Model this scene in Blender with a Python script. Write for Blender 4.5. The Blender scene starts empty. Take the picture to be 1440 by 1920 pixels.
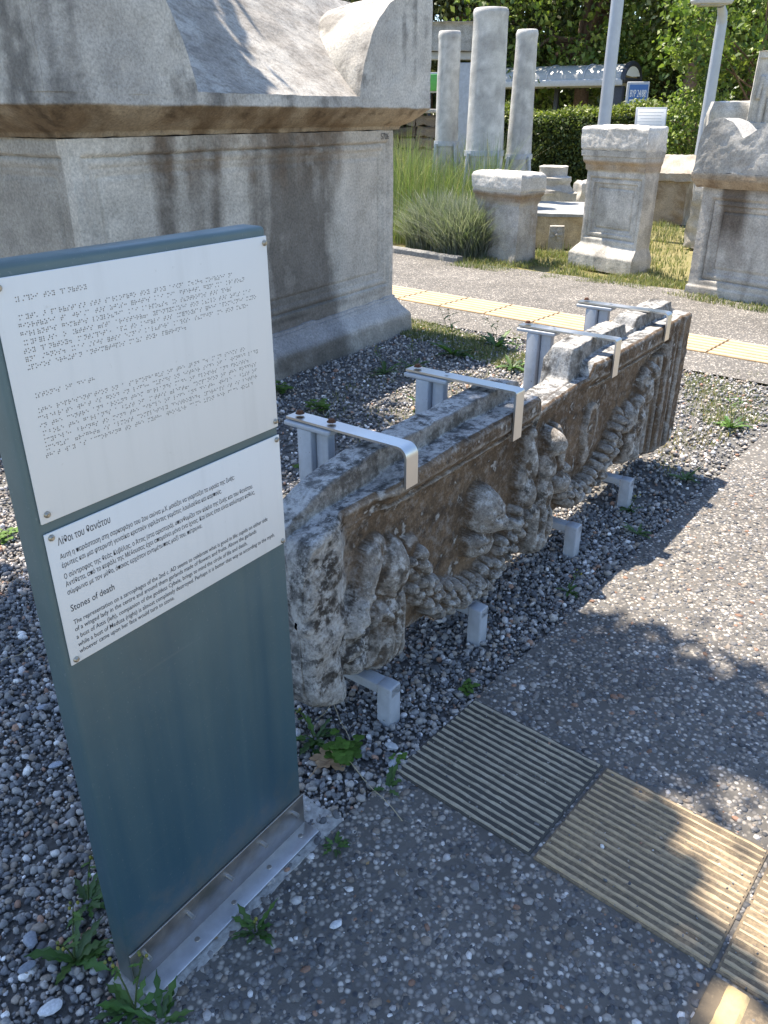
import bpy, bmesh, math, random
import numpy as np
from mathutils import Vector, Matrix
R = math.radians
rng = np.random.default_rng(7)
random.seed(7)
scene = bpy.context.scene
COL = scene.collection

# ------------------------------------------------------------------ camera
CAM_H, FPX, HOR = 1.55, 1495.0, 216.0          # calibrated on the paving tiles and the sign
PITCH = math.atan((960 - HOR) / FPX)
cd = bpy.data.cameras.new('camera'); cam = bpy.data.objects.new('camera', cd); COL.objects.link(cam)
cam.location = (0, 0, CAM_H); cam.rotation_euler = (R(90) - PITCH, 0, 0)
cd.sensor_fit = 'HORIZONTAL'; cd.sensor_width = 36; cd.lens = FPX / 1440 * 36
cd.clip_start = 0.05; cd.clip_end = 2000
scene.camera = cam
scene.render.resolution_x = 768; scene.render.resolution_y = 1024

# ------------------------------------------------------------------ light
LDIR = Vector((0.30, -0.31, -1.0)).normalized()      # the way the sunlight travels
world = bpy.data.worlds.new('World'); scene.world = world; world.use_nodes = True
wn = world.node_tree
bg = wn.nodes['Background']
sky = wn.nodes.new('ShaderNodeTexSky'); sky.sky_type = 'NISHITA'; sky.sun_disc = False
sky.sun_elevation = math.asin(-LDIR.z); sky.sun_rotation = math.atan2(-LDIR.x, -LDIR.y)
sky.air_density = 1.0; sky.dust_density = 0.5; sky.ozone_density = 2.5
wn.links.new(sky.outputs[0], bg.inputs[0]); bg.inputs[1].default_value = 0.13
sd = bpy.data.lights.new('sun', 'SUN'); sun = bpy.data.objects.new('sun', sd); COL.objects.link(sun)
sd.energy = 5.0; sd.angle = R(0.53); sd.color = (1.0, 0.90, 0.76)
sun.rotation_euler = LDIR.to_track_quat('-Z', 'Y').to_euler(); sun.location = (-3, 3, 12)
scene.view_settings.view_transform = 'Standard'; scene.view_settings.look = 'None'
scene.view_settings.exposure = 1.35; scene.view_settings.gamma = 1.0

# ------------------------------------------------------------------ helpers
def ray(x, y):
    c, s = math.cos(PITCH), math.sin(PITCH)
    return np.array([x - 720.0, FPX * c - (y - 960) * s, -FPX * s - (y - 960) * c])
def gp(x, y, z=0.0):                       # pixel of the photo -> point on the level z
    d = ray(x, y); return np.array([0, 0, CAM_H]) + d * ((z - CAM_H) / d[2])
def dp(x, y, D):                           # pixel -> point at the distance D ahead
    d = ray(x, y); return np.array([0, 0, CAM_H]) + d * (D / d[1])

def noise3(P, seed=0):
    P = np.asarray(P, float); I = np.floor(P).astype(np.int64); f = P - I
    w = f * f * f * (f * (f * 6 - 15) + 10)
    def h(ix, iy, iz):
        n = (ix * 374761393 + iy * 668265263 + iz * 2147483647 + seed * 974634777) & 0xFFFFFFFF
        n = ((n ^ (n >> 13)) * 1274126177) & 0xFFFFFFFF
        n = (n ^ (n >> 16)) & 0xFFFFFFFF
        n = (n * 2246822519) & 0xFFFFFFFF
        return ((n ^ (n >> 15)) & 0xFFFF) / 32768.0 - 1
    x, y, z = I[..., 0], I[..., 1], I[..., 2]
    def L(a, b, t): return a + (b - a) * t
    r = [[[h(x + i, y + j, z + k) for k in (0, 1)] for j in (0, 1)] for i in (0, 1)]
    a = L(L(r[0][0][0], r[1][0][0], w[..., 0]), L(r[0][1][0], r[1][1][0], w[..., 0]), w[..., 1])
    b = L(L(r[0][0][1], r[1][0][1], w[..., 0]), L(r[0][1][1], r[1][1][1], w[..., 0]), w[..., 1])
    return L(a, b, w[..., 2])
def fbm(P, scale=1.0, octv=4, seed=0, gain=0.5):
    P = np.asarray(P, float) * scale; s = 0; a = 1; t = 0
    for o in range(octv):
        s = s + a * noise3(P * (2 ** o) + 17.3 * o, seed + o); t += a; a *= gain
    return s / t
def vfbm(P, scale, octv=3, seed=0):
    return np.stack([fbm(P, scale, octv, seed + 31 * k) for k in range(3)], -1)
def sstep(a, b, x):
    t = np.clip((x - a) / (b - a), 0, 1); return t * t * (3 - 2 * t)
def lerp(a, b, t):
    t = np.asarray(t)[..., None]; return np.asarray(a) * (1 - t) + np.asarray(b) * t

class Geo:
    def __init__(s): s.V = []; s.Q = []; s.T = []; s.C = []; s.n = 0
    def add(s, V, Q=None, T=None, C=None):
        V = np.asarray(V, float).reshape(-1, 3)
        if Q is not None and len(Q): s.Q.append(np.asarray(Q, int).reshape(-1, 4) + s.n)
        if T is not None and len(T): s.T.append(np.asarray(T, int).reshape(-1, 3) + s.n)
        s.V.append(V)
        s.C.append(np.ones((len(V), 3)) if C is None else np.broadcast_to(np.asarray(C, float), (len(V), 3)))
        s.n += len(V); return s
    def grid(s, P, C=None, flip=False, loop=False):
        P = np.asarray(P); a, b = P.shape[:2]
        idx = np.arange(a * b).reshape(a, b)
        if loop: idx = np.concatenate([idx, idx[:, :1]], 1)
        q = np.stack([idx[:-1, :-1], idx[1:, :-1], idx[1:, 1:], idx[:-1, 1:]], -1).reshape(-1, 4)
        if flip: q = q[:, ::-1]
        return s.add(P.reshape(-1, 3), Q=q, C=None if C is None else np.asarray(C).reshape(-1, 3))
    def box(s, c, size, rz=0.0, C=None):
        x, y, z = np.asarray(size, float) / 2
        v = np.array([[sx * x, sy * y, sz * z] for sx in (-1, 1) for sy in (-1, 1) for sz in (-1, 1)])
        if rz: v = v @ np.array([[math.cos(rz), math.sin(rz), 0], [-math.sin(rz), math.cos(rz), 0], [0, 0, 1]])
        q = [[0, 1, 3, 2], [4, 6, 7, 5], [0, 4, 5, 1], [2, 3, 7, 6], [0, 2, 6, 4], [1, 5, 7, 3]]
        return s.add(v + np.asarray(c, float), Q=q, C=C)
    def tube(s, pts, r, n=8, C=None, cap=True):
        pts = np.asarray(pts, float); r = np.broadcast_to(np.asarray(r, float), (len(pts),))
        t = np.gradient(pts, axis=0); t /= np.linalg.norm(t, axis=1)[:, None] + 1e-9
        up = np.array([0, 0, 1.0]) if abs(t[:, 2]).mean() < 0.9 else np.array([1.0, 0, 0])
        a = np.cross(t, up); a /= np.linalg.norm(a, axis=1)[:, None] + 1e-9; b = np.cross(t, a)
        th = np.linspace(0, 2 * math.pi, n, endpoint=False)
        P = pts[:, None] + r[:, None, None] * (a[:, None] * np.cos(th)[None, :, None] + b[:, None] * np.sin(th)[None, :, None])
        s.grid(P, C=None if C is None else np.broadcast_to(np.asarray(C, float), P.shape), loop=True)
        if cap:
            for e in (0, -1):
                v = np.concatenate([P[e], pts[e][None]]); m = n
                s.add(v, T=[[i, (i + 1) % n, m] for i in range(n)], C=C)
        return s
    def lathe(s, prof, n=32, c=(0, 0, 0), C=None, amp=None):
        prof = np.asarray(prof, float); th = np.linspace(0, 2 * math.pi, n, endpoint=False)
        P = np.stack([prof[:, 0, None] * np.cos(th), prof[:, 0, None] * np.sin(th), np.repeat(prof[:, 1, None], n, 1)], -1)
        return s.grid(P + np.asarray(c, float), C=C, loop=True)
    def prism(s, poly, y0, y1, axis='y', C=None):          # poly in (x,z), extruded along y
        poly = np.asarray(poly, float); n = len(poly)
        A = np.stack([poly[:, 0], np.full(n, y0), poly[:, 1]], -1); B = A.copy(); B[:, 1] = y1
        v = np.concatenate([A, B])
        q = [[i, (i + 1) % n, n + (i + 1) % n, n + i] for i in range(n)]
        s.add(v, Q=q, C=C)
        c = poly.mean(0)
        for Y in (A, B):
            s.add(np.concatenate([Y, [[c[0], Y[0, 1], c[1]]]]), T=[[i, (i + 1) % n, n] for i in range(n)], C=C)
        return s
    def arrays(s):
        return (np.concatenate(s.V), np.concatenate(s.Q) if s.Q else np.zeros((0, 4), int),
                np.concatenate(s.T) if s.T else np.zeros((0, 3), int), np.concatenate(s.C))

def mesh_np(name, V, Q, T, Cc=None, smooth=True, angle=None):
    me = bpy.data.meshes.new(name)
    me.vertices.add(len(V)); me.vertices.foreach_set('co', np.ascontiguousarray(V, np.float32).ravel())
    nl = len(Q) * 4 + len(T) * 3
    me.loops.add(nl); me.loops.foreach_set('vertex_index', np.concatenate([Q.ravel(), T.ravel()]).astype(np.int32))
    me.polygons.add(len(Q) + len(T))
    st = np.concatenate([np.arange(len(Q)) * 4, len(Q) * 4 + np.arange(len(T)) * 3]).astype(np.int32)
    me.polygons.foreach_set('loop_start', st)
    me.polygons.foreach_set('use_smooth', np.full(len(Q) + len(T), bool(smooth)))
    me.update(calc_edges=True)
    if Cc is not None:
        at = me.color_attributes.new('Col', 'FLOAT_COLOR', 'POINT')
        rgba = np.ones((len(V), 4), np.float32); rgba[:, :Cc.shape[1]] = Cc
        at.data.foreach_set('color', rgba.ravel())
    if smooth and angle: me.set_sharp_from_angle(angle=R(angle))
    return me

def ob(name, me, mat=None, parent=None, loc=None, rz=None):
    o = bpy.data.objects.new(name, me); COL.objects.link(o)
    if me is not None and mat is not None and not me.materials: me.materials.append(mat)
    if parent is not None: o.parent = parent
    if loc is not None: o.location = loc
    if rz is not None: o.rotation_euler = (0, 0, rz)
    return o
def build(name, g, mat, parent=None, loc=None, rz=None, smooth=True, angle=40, amp=0, nscale=8, seed=0, weld=False):
    V, Q, T, C = g.arrays()
    if amp: V = V + amp * vfbm(V, nscale, 4, seed)
    return ob(name, mesh_np(name, V, Q, T, C, smooth, angle), mat, parent, loc, rz)
def tag(o, label, cat=None, group=None, kind=None):
    o['label'] = label
    if cat: o['category'] = cat
    if group: o['group'] = group
    if kind: o['kind'] = kind
    return o
def thing(name, label, cat, loc=(0, 0, 0), rz=0.0, group=None):
    o = bpy.data.objects.new(name, None); COL.objects.link(o); o.empty_display_size = 0.1
    o.location = loc; o.rotation_euler = (0, 0, rz)
    return tag(o, label, cat, group)
def bevel_box(size, bev=0.004, seg=2):
    bm = bmesh.new(); bmesh.ops.create_cube(bm, size=1.0)
    bmesh.ops.scale(bm, vec=size, verts=bm.verts)
    if bev: bmesh.ops.bevel(bm, geom=bm.edges[:], offset=bev, segments=seg, affect='EDGES', profile=0.5)
    me = bpy.data.meshes.new('box'); bm.to_mesh(me); bm.free()
    me.polygons.foreach_set('use_smooth', np.ones(len(me.polygons), bool)); me.set_sharp_from_angle(angle=R(50))
    return me
def bbox(name, c, size, mat, parent=None, bev=0.004, rz=None, rot=None):
    o = ob(name, bevel_box(size, bev), mat, parent, c, rz); o.data.name = name
    if rot: o.rotation_euler = rot
    return o

# ------------------------------------------------------------------ materials
class Mat:
    def __init__(s, name, rough=0.8, metal=0.0, color=(0.5, 0.5, 0.5), spec=0.5):
        s.m = bpy.data.materials.new(name); s.m.use_nodes = True; s.t = s.m.node_tree
        s.b = s.t.nodes['Principled BSDF']
        s.b.inputs['Roughness'].default_value = rough; s.b.inputs['Metallic'].default_value = metal
        s.b.inputs['Base Color'].default_value = (*color, 1); s.b.inputs['Specular IOR Level'].default_value = spec
        s._o = None
    def n(s, typ, **kw):
        nd = s.t.nodes.new(typ)
        for k, v in kw.items():
            if k.startswith('i_'):
                key = k[2:]; sock = nd.inputs[int(key)] if key.isdigit() else nd.inputs[key.replace('_', ' ')]
                if isinstance(v, bpy.types.NodeSocket): s.t.links.new(v, sock)
                else: sock.default_value = v
            else: setattr(nd, k, v)
        return nd
    def co(s):
        if s._o is None: s._o = s.n('ShaderNodeTexCoord').outputs['Object']
        return s._o
    def mapped(s, scale=(1, 1, 1), rot=(0, 0, 0)):
        return s.n('ShaderNodeMapping', i_Vector=s.co(), i_Scale=scale, i_Rotation=rot).outputs[0]
    def noise(s, scale, detail=4, rough=0.6, vec=None):
        return s.n('ShaderNodeTexNoise', i_Vector=vec or s.co(), i_Scale=scale, i_Detail=detail, i_Roughness=rough).outputs['Fac']
    def mr(s, v, a, b, c, d):
        nd = s.n('ShaderNodeMapRange', i_Value=v); nd.inputs[1].default_value = a; nd.inputs[2].default_value = b
        nd.inputs[3].default_value = c; nd.inputs[4].default_value = d; return nd.outputs[0]
    def ramp(s, v, stops):
        nd = s.n('ShaderNodeValToRGB', i_Fac=v); e = nd.color_ramp.elements
        while len(e) < len(stops): e.new(0.5)
        for i, (p, c) in enumerate(stops): e[i].position = p; e[i].color = (*c, 1)
        return nd.outputs[0]
    def mix(s, f, a, b, typ='MIX'):
        nd = s.n('ShaderNodeMix', data_type='RGBA', blend_type=typ)
        for k, v in ((0, f), (6, a), (7, b)):
            if isinstance(v, bpy.types.NodeSocket): s.t.links.new(v, nd.inputs[k])
            else: nd.inputs[k].default_value = v if k == 0 else (*v, 1) if len(v) == 3 else v
        return nd.outputs[2]
    def attr(s, name='Col'):
        return s.n('ShaderNodeAttribute', attribute_name=name).outputs['Color']
    def math(s, op, a, b=0.0):
        nd = s.n('ShaderNodeMath', operation=op)
        for k, v in ((0, a), (1, b)):
            if isinstance(v, bpy.types.NodeSocket): s.t.links.new(v, nd.inputs[k])
            else: nd.inputs[k].default_value = v
        return nd.outputs[0]
    def color(s, c): s.t.links.new(c, s.b.inputs['Base Color']); return s
    def rough(s, c): s.t.links.new(c, s.b.inputs['Roughness']); return s
    def bump(s, h, strength=0.5, dist=0.01):
        nd = s.n('ShaderNodeBump', i_Height=h, i_Strength=strength, i_Distance=dist)
        s.t.links.new(nd.outputs[0], s.b.inputs['Normal']); return s

def stone(name, k1=0.45, k2=0.35, spot=0.35, bump=0.006, bs=0.7):
    m = Mat(name, rough=0.88, spec=0.25)
    c = m.attr()
    a = m.mr(m.noise(7, 8, 0.65), 0.3, 0.7, 1 - k1, 1 + k1 * 0.6)
    b = m.mr(m.noise(70, 5, 0.7), 0.3, 0.7, 1 - k2, 1 + k2 * 0.6)
    f = m.math('MULTIPLY', a, b)
    c = m.mix(1.0, c, m.n('ShaderNodeCombineColor', i_0=f, i_1=f, i_2=f).outputs[0], 'MULTIPLY')
    sp = m.mr(m.noise(28, 6, 0.75), 0.56, 0.68, 0.0, spot)
    c = m.mix(sp, c, (0.045, 0.043, 0.04))
    m.color(c)
    h = m.math('ADD', m.math('MULTIPLY', m.noise(45, 6, 0.7), 0.7), m.math('MULTIPLY', m.noise(190, 3, 0.6), 0.3))
    return m.bump(h, bs, bump).m
M = {}
M['marble'] = stone('weathered_marble', 0.24, 0.36, 0.35, 0.008, 0.8)
def relief_mat():
    m = Mat('relief_marble', 0.9, spec=0.2)
    at = m.n('ShaderNodeAttribute', attribute_name='Col'); worn = at.outputs['Alpha']
    a = m.mr(m.noise(9, 8, 0.7), 0.3, 0.7, 0.70, 1.2); b = m.mr(m.noise(120, 5, 0.75), 0.32, 0.68, 0.55, 1.35); f = m.math('MULTIPLY', a, b)
    c = m.mix(1.0, at.outputs['Color'], m.n('ShaderNodeCombineColor', i_0=f, i_1=f, i_2=f).outputs[0], 'MULTIPLY')
    mo = m.noise(34, 10, 0.80); k = m.noise(11, 6, 0.7)
    wh = m.math('MULTIPLY', worn, m.mr(mo, 0.51, 0.60, 0.0, 0.9)); c = m.mix(wh, c, (0.50, 0.49, 0.47))
    dk = m.math('MULTIPLY', worn, m.mr(m.math('ADD', m.math('MULTIPLY', mo, 0.6), m.math('MULTIPLY', k, 0.4)), 0.48, 0.41, 0.0, 0.9)); c = m.mix(dk, c, (0.040, 0.037, 0.034))
    sp = m.mr(m.noise(55, 6, 0.8), 0.66, 0.72, 0.0, 0.6); c = m.mix(sp, c, (0.50, 0.47, 0.43)); m.color(c)
    h = m.math('ADD', m.math('MULTIPLY', m.noise(38, 8, 0.75), 0.7), m.math('MULTIPLY', m.noise(210, 3, 0.6), 0.25))
    return m.bump(h, 0.95, 0.009).m
M['relief'] = relief_mat()
M['smooth_marble'] = stone('column_marble', 0.25, 0.16, 0.15, 0.006)
def plain(name, color, rough=0.6, metal=0.0, var=0.12, sc=30, bump=0.0):
    m = Mat(name, rough, metal, color)
    f = m.mr(m.noise(sc, 5, 0.6), 0.3, 0.7, 1 - var, 1 + var)
    m.color(m.mix(1.0, color, m.n('ShaderNodeCombineColor', i_0=f, i_1=f, i_2=f).outputs[0], 'MULTIPLY'))
    m.rough(m.mr(m.noise(sc * 0.7, 4, 0.6), 0.3, 0.7, max(rough - 0.1, 0.05), min(rough + 0.12, 1)))
    if bump: m.bump(m.noise(sc * 4, 3), 0.4, bump)
    return m.m
def vcol(name, rough=0.85, var=0.2, sc=60, bump=0.0, spec=0.3, trans=0.0):
    m = Mat(name, rough, 0, spec=spec)
    f = m.mr(m.noise(sc, 4, 0.6), 0.3, 0.7, 1 - var, 1 + var)
    c = m.mix(1.0, m.attr(), m.n('ShaderNodeCombineColor', i_0=f, i_1=f, i_2=f).outputs[0], 'MULTIPLY')
    m.color(c)
    if bump: m.bump(m.noise(sc * 2, 3), 0.5, bump)
    if trans:
        tr = m.n('ShaderNodeBsdfTranslucent', i_Color=m.mix(1.0, c, (1.0, 1.15, 0.55), 'MULTIPLY'))
        mx = m.n('ShaderNodeMixShader', i_0=trans)
        m.t.links.new(m.b.outputs[0], mx.inputs[1]); m.t.links.new(tr.outputs[0], mx.inputs[2])
        m.t.links.new(mx.outputs[0], m.t.nodes['Material Output'].inputs[0])
    return m.m
M['pebble'] = vcol('pebble', 0.7, 0.22, 160, 0.002, 0.35)
M['leaf'] = vcol('leaf', 0.5, 0.15, 8, 0, 0.4, 0.35)
M['leaf_dark'] = vcol('leaf_dark', 0.6, 0.15, 8, 0, 0.3, 0.15)
M['dead_leaf'] = plain('dead_leaf', (0.36, 0.23, 0.13), 0.7, 0, 0.25, 60)
M['bark'] = plain('bark', (0.17, 0.11, 0.08), 0.9, 0, 0.4, 20, 0.02)
def galv_mat():
    m = Mat('grey_painted_steel', 0.5); f = m.mr(m.noise(18, 6, 0.65), 0.3, 0.7, 0.82, 1.12)
    c = m.mix(1.0, (0.40, 0.425, 0.465), m.n('ShaderNodeCombineColor', i_0=f, i_1=f, i_2=f).outputs[0], 'MULTIPLY')
    c = m.mix(m.mr(m.noise(60, 5, 0.7), 0.66, 0.71, 0, 0.85), c, (0.12, 0.085, 0.06)); c = m.mix(m.mr(m.noise(1, 5, 0.7, m.mapped((60, 60, 4))), 0.55, 0.75, 0, 0.4), c, (0.25, 0.23, 0.21)); m.color(c)
    return m.bump(m.noise(120, 3), 0.3, 0.001).m
M['galv'] = galv_mat()
M['steel'] = plain('brushed_stainless', (0.62, 0.61, 0.59), 0.34, 1.0, 0.03, 9)
M['dull_steel'] = plain('dull_stainless', (0.36, 0.34, 0.32), 0.42, 1.0, 0.10, 30)
M['flange'] = plain('worn_stainless', (0.56, 0.58, 0.62), 0.38, 0.9, 0.10, 40)
M['rust'] = plain('rusty_bolt', (0.11, 0.05, 0.028), 0.9, 0.2, 0.4, 200, 0.001)
M['screw'] = plain('dull_screw', (0.42, 0.38, 0.31), 0.4, 0.9, 0.2, 200)
def plate_mat():
    m = Mat('pale_aluminium_plate', 0.45); n1 = m.noise(1, 5, 0.6, m.mapped((30, 30, 2.5))); n2 = m.noise(60, 5, 0.7)
    c = m.mix(m.mr(n1, 0.5, 0.8, 0.0, 0.22), (0.72, 0.715, 0.70), (0.50, 0.49, 0.46)); c = m.mix(m.mr(n2, 0.66, 0.74, 0, 0.35), c, (0.40, 0.38, 0.34)); m.color(c)
    return m.rough(m.mr(n1, 0.3, 0.7, 0.35, 0.55)).m
M['plate'] = plate_mat()
M['ink'] = plain('print_ink', (0.035, 0.035, 0.04), 0.7)
M['braille'] = plain('braille_dot', (0.13, 0.115, 0.095), 0.5)
M['concrete'] = plain('pale_concrete', (0.36, 0.35, 0.33), 0.9, 0, 0.35, 60, 0.004)
M['kerb'] = plain('grey_kerb', (0.20, 0.195, 0.185), 0.9, 0, 0.35, 40, 0.004)
M['dark_metal'] = plain('dark_painted_metal', (0.03, 0.033, 0.045), 0.5)
M['white_metal'] = plain('white_metal', (0.40, 0.41, 0.43), 0.45)
M['lamp_paint'] = plain('pale_lamp_paint', (0.40, 0.43, 0.48), 0.5, 0.2, 0.05, 10)
M['glass'] = plain('roof_panel', (0.34, 0.34, 0.33), 0.3)
M['blue_poster'] = plain('blue_poster', (0.05, 0.13, 0.33), 0.5)
M['lettering'] = plain('white_lettering', (0.75, 0.75, 0.75), 0.6)
M['red_print'] = plain('red_print', (0.25, 0.04, 0.05), 0.6)
M['green_sign'] = plain('green_sign', (0.10, 0.38, 0.08), 0.5)

def paint_mat():
    m = Mat('teal_blue_paint', 0.36, 0.0, spec=0.6)
    st = m.noise(1.0, 3, 0.5, m.mapped((14, 14, 0.6)))
    c = m.ramp(st, [(0.3, (0.026, 0.074, 0.108)), (0.75, (0.05, 0.104, 0.125))])
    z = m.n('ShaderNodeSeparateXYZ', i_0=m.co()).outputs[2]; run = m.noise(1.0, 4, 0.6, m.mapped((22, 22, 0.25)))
    upper_pale = m.mr(m.math('ADD', z, m.math('MULTIPLY', run, 0.75)), -0.12, 0.60, 0.0, 0.85)  # paler grey-green towards the top, reaching down in uneven vertical streaks
    c = m.mix(upper_pale, c, m.ramp(m.noise(9, 5, 0.6), [(0.3, (0.075, 0.115, 0.115)), (0.7, (0.10, 0.145, 0.145))]))
    sp = m.mr(m.noise(220, 2, 0.5), 0.68, 0.72, 0, 0.5)
    m.color(m.mix(sp, c, (0.16, 0.19, 0.2)))
    spl = m.mr(m.math('ADD', z, m.math('MULTIPLY', m.noise(30, 7, 0.75), 0.35)), -0.46, -0.33, 0.65, 0.0); tl = m.b.inputs['Base Color'].links[0].from_socket
    scr = m.mr(m.noise(1.0, 2, 0.5, m.mapped((3, 3, 160), (0.35, 0.2, 0))), 0.70, 0.74, 0.0, 0.16)
    m.color(m.mix(scr, m.mix(spl, tl, (0.13, 0.125, 0.11)), (0.17, 0.19, 0.19)))
    m.rough(m.mr(st, 0.3, 0.7, 0.32, 0.52))
    return m.bump(m.noise(420, 2), 0.12, 0.001).m
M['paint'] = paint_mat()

def pave_mat():
    m = Mat('exposed_aggregate', 0.85, spec=0.3)
    v = m.n('ShaderNodeTexVoronoi', i_Vector=m.co(), i_Scale=70.0, i_Randomness=1.0)
    r = m.n('ShaderNodeSeparateColor', i_0=v.outputs['Color']).outputs[0]
    stonec = m.ramp(r, [(0.0, (0.055, 0.060, 0.07)), (0.35, (0.18, 0.17, 0.16)), (0.62, (0.32, 0.29, 0.255)), (0.85, (0.43, 0.385, 0.33)), (0.97, (0.64, 0.60, 0.54))])
    k = m.mr(v.outputs['Distance'], 0.25, 0.55, 1, 0)
    c = m.mix(k, (0.122, 0.114, 0.104), stonec)
    f = m.math('MULTIPLY', m.mr(m.noise(1.3, 6, 0.65), 0.3, 0.7, 0.72, 1.2), m.mr(m.noise(6, 6, 0.7), 0.35, 0.7, 0.85, 1.12))
    m.color(m.mix(1.0, c, m.n('ShaderNodeCombineColor', i_0=f, i_1=f, i_2=f).outputs[0], 'MULTIPLY'))
    return m.bump(m.math('ADD', k, m.noise(200, 3)), 0.6, 0.003).m
M['pave'] = pave_mat()
def soil_mat(name, a, b, sc):
    m = Mat(name, 0.95, spec=0.2)
    m.color(m.ramp(m.noise(sc, 8, 0.7), [(0.3, a), (0.7, b)]))
    return m.bump(m.noise(sc * 12, 4), 0.6, 0.01).m
M['gravel_soil'] = soil_mat('gravel_soil', (0.09, 0.088, 0.085), (0.20, 0.195, 0.185), 60)
M['earth'] = soil_mat('grassy_earth', (0.13, 0.13, 0.05), (0.26, 0.22, 0.11), 2.5)
def tile_mat(name, base, dirt, amt):
    m = Mat(name, 0.85, spec=0.25)
    n1 = m.noise(5, 8, 0.7); n2 = m.noise(90, 4, 0.7)
    f = m.math('ADD', m.math('MULTIPLY', n1, 0.6), m.math('MULTIPLY', n2, 0.4))
    k = m.mr(f, 0.5 - amt * 0.25, 0.72 - amt * 0.25, 0, 1)
    m.color(m.mix(k, base, dirt))
    return m.bump(m.noise(160, 4), 0.5, 0.002).m
M['tile_dirty'] = tile_mat('dirty_tactile_tile', (0.24, 0.205, 0.15), (0.070, 0.066, 0.058), 1.0)
M['tile_rib_dirty'] = tile_mat('dirty_tile_rib', (0.46, 0.40, 0.30), (0.28, 0.245, 0.185), 0.45)
M['tile'] = tile_mat('ochre_tactile_tile', (0.40, 0.30, 0.185), (0.15, 0.12, 0.085), 0.8)
M['tile_rib'] = tile_mat('ochre_tile_rib', (0.54, 0.41, 0.25), (0.34, 0.265, 0.18), 0.5)
M['tile_yellow'] = tile_mat('yellow_tactile_tile', (0.30, 0.20, 0.10), (0.2, 0.14, 0.08), 0.4)
M['bar_pale'] = tile_mat('pale_yellow_bars', (0.50, 0.405, 0.275), (0.38, 0.31, 0.22), 0.5)
M['bar_yellow'] = tile_mat('yellow_bar', (0.50, 0.385, 0.20), (0.38, 0.29, 0.16), 0.4)

# ================================================================== the ground
def sheet(name, pts, z, mat, label):
    g = Geo(); p = np.array([[x, y, z] for x, y in pts], float)
    me = bpy.data.meshes.new(name); me.from_pydata([tuple(q) for q in p], [], [list(range(len(p)))]); me.update()
    return tag(ob(name, me, mat), label, kind='structure')
sheet('ground', [(-300, -300), (300, -300), (300, 300), (-300, 300)], -0.045, M['earth'], 'dry grassy earth of the archaeological garden')
EDGE = [(-1.75, -0.62), (-0.72, 0.62), (-0.47, 0.92), (-0.15, 1.35), (0.05, 1.60), (0.27, 1.87), (0.72, 2.41), (1.57, 3.46), (2.62, 4.83)]
FN = [(0.09, 6.92), (2.07, 5.29)]                       # near edge of the far path
ed = np.array(EDGE); fdir = np.array([math.cos(R(-39.5)), math.sin(R(-39.5))]); fp = np.array(FN[0])
far_near = lambda s: tuple(fp + fdir * s)
far_far = lambda s: tuple(np.array([0.13, 10.39]) + fdir * s)
near_poly = EDGE[:-1] + [far_near(3.33)] + [far_near(9), (9, -3), (-1.75, -3)]
sheet('pavement', near_poly, 0.0, M['pave'], 'exposed aggregate path in front of the relief slabs')
sheet('far_pavement', [far_near(-14), far_near(3.33), far_near(14), far_far(14), far_far(-14)], 0.0, M['pave'], 'sunlit exposed aggregate path crossing behind the slabs')
gpoly = [(-14, -3), (-1.75, -3)] + EDGE[:-1] + [far_near(3.33), far_near(-14), (-14, 14)]
sheet('gravel_bed', gpoly, -0.016, M['gravel_soil'], 'earth under the loose gravel')

def inside(poly, x, y):
    r = np.zeros(len(x), bool); n = len(poly); j = n - 1
    for i in range(n):
        xi, yi = poly[i]; xj, yj = poly[j]
        c = ((yi > y) != (yj > y)) & (x < (xj - xi) * (y - yi) / (yj - yi + 1e-12) + xi); r ^= c; j = i
    return r
def ico(sub):
    bm = bmesh.new(); bmesh.ops.create_icosphere(bm, subdivisions=sub, radius=1.0)
    V = np.array([v.co[:] for v in bm.verts]); T = np.array([[v.index for v in f.verts] for f in bm.faces]); bm.free()
    return V, T
ICO1, ICO2 = ico(1), ico(2)
PAL = np.array([[0.075, 0.08, 0.09], [0.115, 0.12, 0.13], [0.16, 0.163, 0.168], [0.21, 0.205, 0.20], [0.21, 0.185, 0.16], [0.27, 0.26, 0.25], [0.36, 0.36, 0.37], [0.52, 0.52, 0.52], [0.24, 0.15, 0.11]])
PW = np.array([0.13, 0.18, 0.2, 0.16, 0.12, 0.09, 0.06, 0.035, 0.025])
def rotm(a):
    cx, sx, cy, sy, cz, sz = np.cos(a[:, 0]), np.sin(a[:, 0]), np.cos(a[:, 1]), np.sin(a[:, 1]), np.cos(a[:, 2]), np.sin(a[:, 2])
    M_ = np.empty((len(a), 3, 3))
    M_[:, 0, 0] = cz * cy; M_[:, 0, 1] = cz * sy * sx - sz * cx; M_[:, 0, 2] = cz * sy * cx + sz * sx
    M_[:, 1, 0] = sz * cy; M_[:, 1, 1] = sz * sy * sx + cz * cx; M_[:, 1, 2] = sz * sy * cx - cz * sx
    M_[:, 2, 0] = -sy; M_[:, 2, 1] = cy * sx; M_[:, 2, 2] = cy * cx
    return M_
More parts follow.
